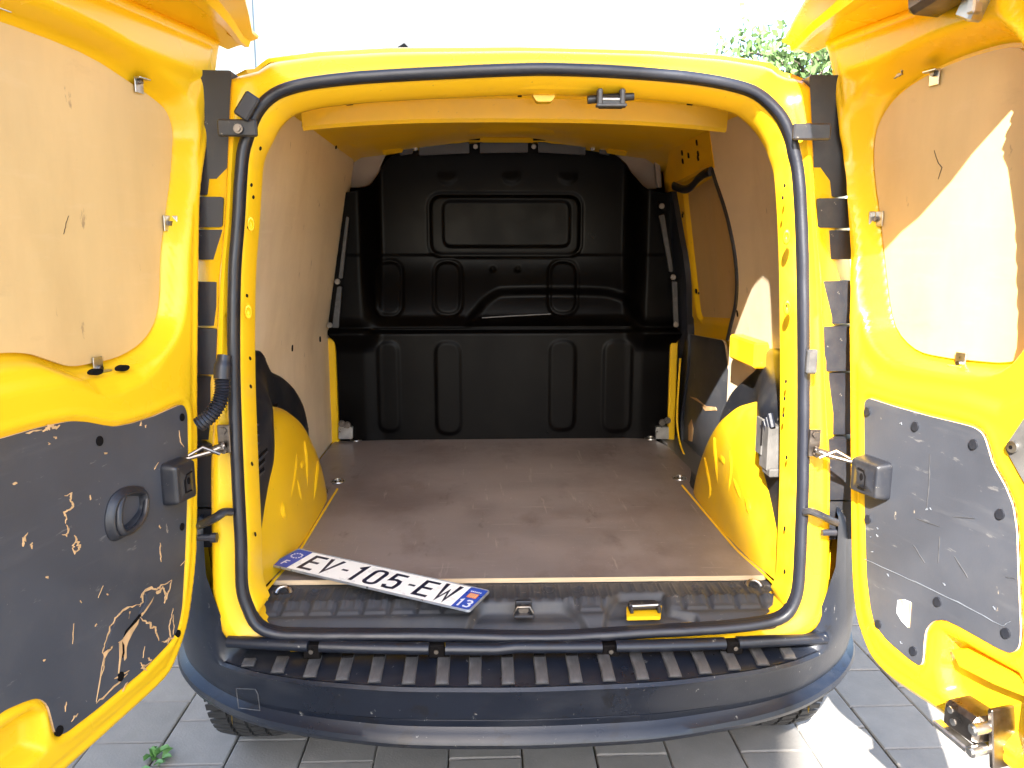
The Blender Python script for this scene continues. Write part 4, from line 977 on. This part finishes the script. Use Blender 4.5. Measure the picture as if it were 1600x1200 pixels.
# torn places in the black panel: splintered plywood showing
def splint(D,door,polys,n=-.0005,h=.0012,mt='wood_raw',name='splinter'):
    for L_ in polys:
        q=D.tr(L_,n); mm=MB(); mm.prism(q,n+h,D.map,0,0,n-.002); part(mm,name,mt,door,smooth=False)
def cr(L_): return [(20+x/5,820+y/5) for x,y in L_]
def strk(D,door,pts,w,conv=None,n=-.0005,h=.0011,mt='wood_raw'):
    w*=.55 if mt=='wood_raw' else .8
    q=D.tr([conv(p) if conv else p for p in pts],n); q2=[]
    for i in range(len(q)-1):
        a,b=np.array(q[i]),np.array(q[i+1]); k=4
        for j in range(k): 
            pnt=a+(b-a)*j/k; jit=RNG.randn(2)*w*.35*(1 if j or i else 0); q2.append(tuple(pnt+jit))
    q2.append(q[-1]); K=len(q2); mm=MB()
    ww=[w*(.35+.95*RNG.rand())*min(1,.25+3*min(i,K-1-i)/K) for i in range(K)]
    Lf,Rt=ribbon(q2,1.0); v=[]
    Lf=[tuple(np.array(q2[i])+(np.array(Lf[i])-np.array(q2[i]))/max(1e-6,np.linalg.norm(np.array(Lf[i])-np.array(q2[i])))*ww[i]/2) for i in range(K)]
    Rt=[tuple(2*np.array(q2[i])-np.array(Lf[i])) for i in range(K)]
    v=[D.map(*p,n+h) for p in Lf]+[D.map(*p,n+h) for p in Rt]+[D.map(*p,n-.001) for p in Lf]+[D.map(*p,n-.001) for p in Rt]
    f=[]
    for i in range(K-1): f+=[(i,i+1,K+i+1,K+i),(i,2*K+i,2*K+i+1,i+1),(K+i,K+i+1,3*K+i+1,3*K+i)]
    mm.add(v,f); part(mm,'splinter' if w>.0018 else 'scratch',mt,door,smooth=False)
c5=lambda p:(20+p[0]/5,820+p[1]/5)
splint(DL,doorL,[cr([(722,965),(735,900),(765,810),(805,735),(865,675),(900,692),(888,750),(865,820),(848,890),(800,925),(765,945)])],h=.0035,mt='film_black',name='torn_flap')
splint(DL,doorL,[cr([(1035,600),(1040,540),(1075,505),(1110,512),(1098,550),(1060,610),(1010,680),(985,690)])],h=.003,mt='film_black',name='torn_flap')
strk(DL,doorL,[(705,1010),(715,930),(760,800),(800,730),(860,665),(930,640),(1000,620)],.006,c5)
strk(DL,doorL,[(985,640),(1015,600),(1005,560),(1025,525),(1080,492),(1120,505),(1170,470),(1240,430)],.009,c5)
strk(DL,doorL,[(1170,480),(1195,530),(1180,610)],.008,c5); strk(DL,doorL,[(1240,430),(1225,500),(1200,570),(1180,615)],.005,c5)
strk(DL,doorL,[(1115,525),(1170,490)],.012,c5)
strk(DL,doorL,[(990,720),(1040,760),(1075,765),(1085,800),(1110,800),(1125,850),(1140,905)],.008,c5)
strk(DL,doorL,[(905,680),(890,740),(870,800),(850,900)],.008,c5)
splint(DL,doorL,[cr([(850,900),(875,860),(925,800),(985,735),(975,775),(935,840),(900,910),(885,960),(885,1040),(870,1060),(862,960)]),cr([(830,905),(850,900),(860,960),(845,1040),(835,1100),(828,1160),(822,1160),(832,1040)]),cr([(1000,700),(1050,620),(1100,560),(1085,600),(1040,670),(1005,715)]),cr([(705,1000),(740,975),(775,962),(740,1000),(715,1045)])])
splint(DL,doorL,[cr([(860,880),(900,820),(960,760),(990,720),(1000,700),(985,700),(930,770),(880,830)]),cr([(850,910),(866,940),(868,1000),(855,1040),(852,960)])],h=.0016,mt='hole',name='crack')
strk(DL,doorL,[(715,1040),(710,1110),(690,1180)],.005,c5); strk(DL,doorL,[(850,900),(780,940),(770,965)],.006,c5)
strk(DL,doorL,[(1160,915),(1210,905),(1260,880)],.007,c5); strk(DL,doorL,[(1250,650),(1240,720),(1220,790),(1230,870),(1210,930)],.004,c5)
strk(DL,doorL,[(1250,700),(1258,790),(1252,860)],.003,c5); strk(DL,doorL,[(1030,950),(1015,1040)],.003,c5)
strk(DL,doorL,[(990,1080),(1020,1120),(1040,1140)],.008,c5); strk(DL,doorL,[(1050,1040),(1085,1050)],.008,c5)
strk(DL,doorL,[(480,80),(500,130),(515,180),(490,220),(470,190),(490,130)],.009,c5); strk(DL,doorL,[(415,0),(435,40),(420,80),(380,75)],.005,c5)
strk(DL,doorL,[(1145,0),(1150,30)],.007,c5); strk(DL,doorL,[(1148,140),(1150,200),(1158,290)],.005,c5)
strk(DL,doorL,[(105,80),(85,130),(80,170)],.012,c5); strk(DL,doorL,[(150,150),(152,160)],.008,c5)
for a_ in([(255,415),(270,400)],[(525,590),(535,610)],[(640,795),(655,780)],[(235,1065),(255,1050)],[(735,550),(745,545)]): strk(DL,doorL,a_,.006,c5)
for a_ in([(475,770),(465,930)],[(705,475),(665,570)],[(1350,270),(1310,320)]): strk(DL,doorL,a_,.0022,c5)
c6=lambda p:(p[0]*.2167,560+p[1]*.2167)
strk(DL,doorL,[(300,520),(340,510),(380,500),(430,480)],.010,c6); strk(DL,doorL,[(180,540),(300,515)],.005,c6)
for a_ in([(390,570),(395,580)],[(90,910),(120,905)],[(350,615),(358,617)],[(1045,480),(1050,500)],[(1015,455),(1020,485)],[(750,685),(765,690)],[(650,985),(655,1015)]): strk(DL,doorL,a_,.007,c6)
strk(DL,doorL,[(460,990),(515,965),(505,1020),(530,1060),(500,1090),(465,1110),(480,1140),(470,1190)],.006,c6)
strk(DL,doorL,[(1290,520),(1300,600),(1325,640)],.003,c6); strk(DL,doorL,[(1140,750),(1110,800)],.003,c6)
cB=lambda p:(p[0]*.5166,580+p[1]*.5166)
for a_ in([(290,1005),(330,970),(385,915)],[(200,1000),(197,1030)],[(215,1060),(235,1035)],[(425,900),(455,880)],[(345,930),(390,905)],[(385,940),(370,970)]): strk(DL,doorL,a_,.006,cB)
strk(DL,doorL,[(315,860),(290,1000)],.004,cB)
# right door: scratches and a small hole
cR=lambda p:(1200+p[0]*.5168,580+p[1]*.5168)
strk(DR,doorR,[(292,568),(400,615),(500,662),(600,712),(710,770)],.0018,cR,mt='plate_edge'); strk(DR,doorR,[(710,770),(735,755)],.0018,cR,mt='plate_edge')
for a_ in([(490,250),(488,330),(480,420)],[(565,560),(605,625)],[(520,500),(515,580)],[(440,525),(475,580)],[(720,622),(750,628)],[(450,445),(520,470)],[(560,440),(625,445)]): strk(DR,doorR,a_,.0013,cR,mt='worn_plastic')
splint(DR,doorR,[[cR(p) for p in L_] for L_ in([(393,692),(412,690),(432,698),(430,735),(424,775),(405,755),(390,730)],)],mt='whitemark')
splint(DR,doorR,[[cR(p) for p in L_] for L_ in([(428,700),(434,700),(428,775),(423,772)],[(400,690),(412,692),(414,712),(408,708)])],h=.0018,mt='wood_raw')
for a_ in([(478,420),(483,415)],[(490,412),(493,418)],[(328,495),(333,500)],[(330,475),(333,478)],[(310,500),(312,502)],[(360,612),(366,620)],[(398,158),(408,160)],[(680,712),(690,722)],[(530,640),(536,648)],[(400,820),(408,824)],[(312,545),(318,547)]): strk(DR,doorR,a_,.0032,cR,mt='plate_edge')
# scrapes in the paint of the right door
cT=lambda p:(1100+p[0]/5,p[1]/5)
for a_,w in(([(1575,190),(1520,250),(1480,300),(1445,360)],.005),([(1445,440),(1435,475)],.002),([(1560,550),(1540,580),(1490,615)],.006)): 
    strk(DR,doorR,a_,w,cT,n=-.0115,h=.0030,mt='steel_dark')
# cracks in right ply
strk(DR,doorR,[(1460,235),(1466,255),(1472,262),(1466,280)],.0016,None,n=-.068,h=.001,mt='steel_dark'); strk(DL,doorL,[(107,337),(102,352),(99,366)],.0016,None,n=-.044,h=.001,mt='steel_dark')
# latches of the right door
pu,pz=DR.tr([(1512,1135)],.02)[0]
k1=dbox(DR,doorR,pu,pz+.012,.012,.072,.050,.060,'bottom_latch','steel_dark',.008)
dbox(DR,doorR,pu+.045,pz+.005,-.004,.010,.100,.050,'latch_plate','steel_dark',.002,tilt=-.15,par=k1)
dbox(DR,doorR,pu-.012,pz-.022,.036,.075,.012,.020,'latch_tongue','metal',.003,tilt=.1,par=k1)
for dz_ in(-.018,.022):
    mm=MB(); mm.tube([DR.map(pu+.036,pz+dz_,.02),DR.map(pu+.036,pz+dz_,.050)],.010,12); mm.tube([DR.map(pu+.036,pz+dz_,.050),DR.map(pu+.036,pz+dz_,.054)],.006,8); part(mm,'latch_bolt','metal',k1)
for du_,dz_ in((-.010,.006),(-.018,.024)):
    mm=MB(); mm.disc(DR.map,pu+du_,pz+dz_,.006,.0435,.040,10); part(mm,'rivet','metal',k1)
tu,tz=DR.tr([(1500,5)],.02)[0]
k2=dbox(DR,doorR,tu-.015,tz+.022,.035,.11,.040,.07,'top_latch','steel_dark',.010,tilt=-.2)
dbox(DR,doorR,tu+.02,tz-.005,.010,.035,.05,.03,'latch_arm','metal',.004,tilt=.5,par=k2)
dbox(DR,doorR,tu+.03,tz+.005,.02,.016,.06,.02,'latch_plate','metal',.003,par=k2)
# diamond lock plate by the free edge of the right door
P=DR.tr([(1571,699),(1612,638),(1660,700),(1612,772)],.001); mm=MB(); mm.prism(fillet([(min(a,.50),b) for a,b in P],.006,3),.003,DR.map,0,0,-.004); lk=part(mm,'lock_plate','mud',doorR,smooth=False)
u,z=DR.tr([(1583,698)],.004)[0]; mm=MB(); mm.disc(DR.map,u,z,.0095,.008,.002,14); part(mm,'lock_screw','metal',lk); mm=MB(); mm.disc(DR.map,u-.001,z-.001,.0035,.0085,.006,6); part(mm,'screw_recess','hole',lk)
# pressed strips across the pocket of the right door
P=DR.tr([(1492,1014),(1510,1014),(1640,1078),(1640,1100),(1560,1068),(1505,1040)],-.012); mm=MB(); mm.prism([(min(a,.50),b) for a,b in P],-.004,DR.map,0,0,-.04); part(mm,'door_stiffener','yellow',doorR,smooth=False)

# =================================================================== NUMBER PLATE (lies loose on the floor edge)
c0=atZ(418,884,.024); c1=atZ(703,951,.004)
ax=np.array([c1[0]-c0[0],c1[1]-c0[1],0]); ln=np.linalg.norm(ax); PLW=.520; ax/=ln; ay=np.array([-ax[1],ax[0],0]); slope=-.021
o0=np.array([c0[0]+.003,c0[1],0])
def pmap(u,v,n):
    p=o0+ax*u+ay*v; return (p[0],p[1],.0245+n+slope*u/.52)
plate=empty('number_plate',(float(o0[0]+ax[0]*.26),float(o0[1]+ax[1]*.26),0.0),'white and blue number plate EV-105-EW lying loose on the van floor edge','number plate')
PLWv=.110
def rr(u0,v0,u1,v1,r): return fillet([(u0,v0),(u1,v0),(u1,v1),(u0,v1)],r,5)
mm=MB(); mm.prism(rr(0,0,.52,PLWv,.009),.0016,pmap,0,0,-.0012); part(mm,'backing',['plate_edge'],plate,smooth=False)
mm=MB(); ob=[pmap(a,b,.0019) for a,b in rr(.002,.002,.518,PLWv-.002,.008)]; mm.tube(ob,.0017,6,closed=True); part(mm,'raised_rim','plate_edge',plate)
mm=MB(); mm.prism(rr(.0465,.0045,.4735,PLWv-.0045,.0005),.0020,pmap,0,0,.0010); part(mm,'white_field','white',plate,smooth=False)
mm=MB(); mm.prism(rr(.004,.004,.0462,PLWv-.004,.004),.0020,pmap,0,0,.0010); part(mm,'blue_band','blue',plate,smooth=False)
mm=MB(); mm.prism(rr(.4738,.004,.516,PLWv-.004,.004),.0020,pmap,0,0,.0010); part(mm,'blue_band','blue',plate,smooth=False)
CH=.078; cw=.038; v0=.016
def glyph(ch):
    w,h=cw,CH; s=.0048
    rd=lambda pts,r:fillet(pts,r,5)
    if ch=='E': return [[(w-.001,h-s),(s,h-s),(s,s),(w-.001,s)],[(s*2,h/2+.002),(w-.006,h/2+.002)]]
    if ch=='V': return [[(s*.6,h),(w/2,s*1.6),(w-s*.6,h)]]
    if ch=='W': return [[(s*.6,h),(w*.27,s*1.2),(w*.5,h*.62),(w*.73,s*1.2),(w-s*.6,h)]]
    if ch=='1': return [[(w*.22,h*.80),(w*.52,h-s*.8),(w*.52,0)]]
    if ch=='0':
        return [('c',fillet([(s,s),(w-s,s),(w-s,h-s),(s,h-s)],.016,6))]
    if ch=='5': return [[(w-.002,h-s),(s*1.4,h-s),(s*1.2,h*.55),(w*.5,h*.60),(w*.80,h*.54),(w-s,h*.40),(w-s,h*.25),(w*.82,h*.09),(w*.5,s),(w*.22,h*.08),(s,h*.22)]]
    if ch=='-': return [[(.010,h*.5),(.026,h*.5)]]
    if ch=='3': return [[(s,h*.82),(w*.25,h-s*.9),(w*.7,h-s*.9),(w-s,h*.80),(w-s,h*.64),(w*.55,h*.53),(w-s,h*.40),(w-s,h*.2),(w*.7,s),(w*.25,s),(s,h*.18)]]
    if ch=='F': return [[(s,0),(s,h-s),(w,h-s)],[(s*2,h*.5),(w*.8,h*.5)]]
def draw(ch,u,v,sc,w,mt,n=.0024):
    mm=MB()
    for g_ in glyph(ch):
        cl=False
        if g_[0]=='c': cl=True; g_=g_[1]
        add_ribbon(mm,[(u+a*sc,v+b*sc) for a,b in g_],w,n,pmap,closed=cl,zb=.0018)
    part(mm,'numeral' if ch in '0135' else ('dash' if ch=='-' else 'letter'),mt,plate,smooth=False)
u=.064
for ch,st_ in zip('EV-105-EW',(.066,.112,.156,.192,.238,.288,.333,.369,.418)): draw(ch,st_,v0,1 if ch!='W' else 1.06,.0098 if ch!='-' else .008,'ink')
draw('1',.476,.014,.42,.0045,'whitemark'); draw('3',.494,.014,.42,.0045,'whitemark'); draw('F',.019,.018,.30,.0036,'whitemark')
for k in range(12):
    a=2*math.pi*k/12; mm=MB(); cx,cy=.025+.013*math.cos(a),.072+.013*math.sin(a); mm.prism([(cx+.0028*math.cos(t),cy+.0028*math.sin(t)) for t in np.linspace(0,2*math.pi,5,endpoint=False)],.0023,pmap,0,0,.0018); part(mm,'star','whitemark',plate,smooth=False)
mm=MB(); mm.prism(rr(.484,.058,.507,.080,.002),.0023,pmap,0,0,.0018); part(mm,'region_badge','orange',plate,smooth=False)
mm=MB()
for i in range(4): mm.prism([(.487+.005*i,.061),(.4893+.005*i,.061),(.4893+.005*i,.077),(.487+.005*i,.077)],.0025,pmap,0,0,.0022)
part(mm,'badge_stripe','ply_edge',plate,smooth=False)
mm=MB()
for i in range(6): mm.prism([(.482+.0045*i,.086),(.4848+.0045*i,.086),(.4848+.0045*i,.091),(.482+.0045*i,.091)],.0023,pmap,0,0,.0018)
part(mm,'badge_lettering','whitemark',plate,smooth=False)

# =================================================================== WEED in the joint
wd=empty('weed',(-.985,.33,GZ),'small green weed growing from a paving joint by the left tyre','weed')
wc=atZ(238,1185,GZ+.01)
rw=random.Random(3)
for i in range(11):
    a=rw.uniform(0,6.28); L_=rw.uniform(.022,.045); b=Vector((wc[0]+rw.uniform(-.03,.03),wc[1]+rw.uniform(-.045,.045),GZ)); d=Vector((math.cos(a),math.sin(a),.0)); s_=Vector((-math.sin(a),math.cos(a),0))
    up=rw.uniform(.008,.03); pts=[b,b+d*L_*.35+s_*L_*.28+Vector((0,0,up*.8)),b+d*L_*.75+s_*L_*.22+Vector((0,0,up)),b+d*L_+Vector((0,0,up*.7)),b+d*L_*.75-s_*L_*.22+Vector((0,0,up)),b+d*L_*.35-s_*L_*.28+Vector((0,0,up*.8)),b+d*L_*.5+Vector((0,0,up*.55))]
    mm=MB(); mm.add([tuple(p) for p in pts],[(0,1,6),(1,2,6),(2,3,6),(3,4,6),(4,5,6),(5,0,6)]); mm.obj('leaf','leaf',wd)

# =================================================================== BACKGROUND
bd_=empty('clad_building',(-4.2,8.5,GZ),'pale blue building with tall vertical cladding behind the left rear door','building')
x=float(onp(398,60,(0,8.47,0),(0,1,0))[0]); k=0
for i in range(9):
    w=.72; mm=MB(); mm.box((x-w/2,8.5,GZ+4.0),(w-.015,.06,8.0),bev=.01); mm.obj('cladding_panel','cladding',bd_); x-=w
mm=MB(); mm.box((x+3.24,9.73,GZ+3.95),(6.4,2.3,7.9)); mm.obj('wall','glare_toned_wall',bd_,smooth=False)
mm=MB(); mm.box((x+3.24,9.7,GZ+8.06),(6.9,3.0,.12)); mm.obj('roof','roofdark',bd_,smooth=False)
# distant house, only the tip of its gable shows above the roof of the van
hs_=empty('distant_house',(-3.2,27,GZ),'far house with a dark gable tip peeking over the van roof','house')
pk=onp(632,62,(0,24,0),(0,1,0)); zr=float(pk[2]); xr=float(pk[0]); ev=zr-2.3
mm=MB(); mm.add([(xr-3.9,24.2,GZ),(xr+2.4,24.2,GZ),(xr+2.4,24.2,ev),(xr,24.2,zr-.1),(xr-3.9,24.2,ev),(xr-3.9,34,GZ),(xr+2.4,34,GZ),(xr+2.4,34,ev),(xr,34,zr-.1),(xr-3.9,34,ev)],[(0,1,2,3,4),(5,9,8,7,6),(0,4,9,5),(1,6,7,2)]); mm.obj('wall','roofdark',hs_,smooth=False)
mm=MB()
for sx,ex in((-1,4.3),(1,2.7)):
    dz=2.3/(3.9 if sx<0 else 2.4)
    v=[(xr,23.9,zr),(xr+sx*ex,23.9,zr-dz*ex),(xr+sx*ex,34.2,zr-dz*ex),(xr,34.2,zr)]
    mm.add(v+[(a,b,c-.12) for a,b,c in v],[(0,1,2,3),(4,5,6,7),(0,1,5,4),(2,3,7,6),(1,2,6,5)])
mm.obj('roof','roofdark',hs_,smooth=False)
for i in range(3):
    mm=MB(); mm.box((xr-2.2+i*1.7,24.17,GZ+2.4),(.9,.06,1.2)); f_=mm.obj('window','whitemark',hs_); mm=MB(); mm.box((xr-2.2+i*1.7,24.13,GZ+2.4),(.76,.04,1.06)); mm.obj('pane','glass',f_)
# tree behind on the right
def tree(x,y,h,rad,seed,label,nl=2600):
    r_=random.Random(seed); t=empty('broadleaf_tree',(x,y,GZ),label,'tree')
    mm=MB(); tr=[(x,y,GZ),(x+.06,y,GZ+h*.2),(x-.04,y+.05,GZ+h*.42),(x+.05,y,GZ+h*.62),(x,y,GZ+h*.88)]; mm.tube(tr,[.16,.13,.10,.07,.02],10)
    tips=[]
    for i in range(16):
        a=r_.uniform(0,6.28); z0=GZ+h*r_.uniform(.30,.8); e=r_.uniform(.45,.95)*rad; p0=Vector((x,y,z0)); p2=p0+Vector((math.cos(a)*e,math.sin(a)*e,r_.uniform(.2,.9)))
        if p2.z>GZ+h*.96: p2.z=GZ+h*.96
        p1=(p0+p2)/2+Vector((0,0,.18)); mm.tube([p0,p1,p2],[.05,.03,.012],6); tips+=[p2,p1]
    mm.obj('trunk','bark',t)
    cl=MB(); 
    for i in range(nl):
        c=r_.choice(tips)+Vector((r_.gauss(0,.30),r_.gauss(0,.30),r_.gauss(0,.24))); s=r_.uniform(.05,.10)
        u=Vector((r_.gauss(0,1),r_.gauss(0,1),r_.gauss(0,.5))).normalized(); w=u.orthogonal().normalized(); w.rotate(Matrix.Rotation(r_.uniform(0,6.28),3,u)); v2=u.cross(w)*.5
        cl.add([c-w*s,c+v2*s,c+w*s,c-v2*s],[(0,1,2,3)])
    cl.obj('crown','treeleaf',t,smooth=False,recenter=True,kind='stuff')
pt=onp(1225,70,(0,12.5,0),(0,1,0)); tree(float(pt[0])+.5,12.5,float(pt[2])-GZ+.95,1.7,11,'leafy green tree over the right end of the van roof',7000)
# unseen house block added behind the viewer, its gable shaped to shade the van's left half
gb=empty('sun_blocker_house',(-6.5,-9,GZ),'unseen gabled block added behind the viewer to shade the left half of the van','house')
Yg=-5.0; k=8.0
e1=(.24-SUN_A*k,1.17+SUN_C*k); e2=(.62-SUN_A*k,-.20+SUN_C*k)
dx=(e2[0]-e1[0])/(e1[1]-e2[1])
top=(e1[0]-dx*1.2,e1[1]+1.2); bot=(e2[0]+dx*.0,e2[1])
W0=[(bot[0],GZ),(bot[0],bot[1]),(top[0],top[1]),(top[0]-2.2,top[1]+.3),(top[0]-6.0,bot[1]-1),(top[0]-6.0,GZ)]
mm=MB(); mm.prism(W0,0,lambda u,v,n:(u,Yg-n,v),0,0,3.0); mm.obj('wall','render',gb,smooth=False)
for ix in(-1.2,-3.6):
    for iz in(1.6,4.4):
        mm=MB(); mm.box((bot[0]+ix-.4,Yg+.02,GZ+iz),(1.0,.06,1.3)); f_=mm.obj('window','whitemark',gb); mm=MB(); mm.box((bot[0]+ix-.4,Yg+.05,GZ+iz),(.84,.04,1.14)); mm.obj('pane','glass',f_)
print('objects',len(bpy.data.objects),'polys',sum(len(m_.polygons) for m_ in bpy.data.meshes))
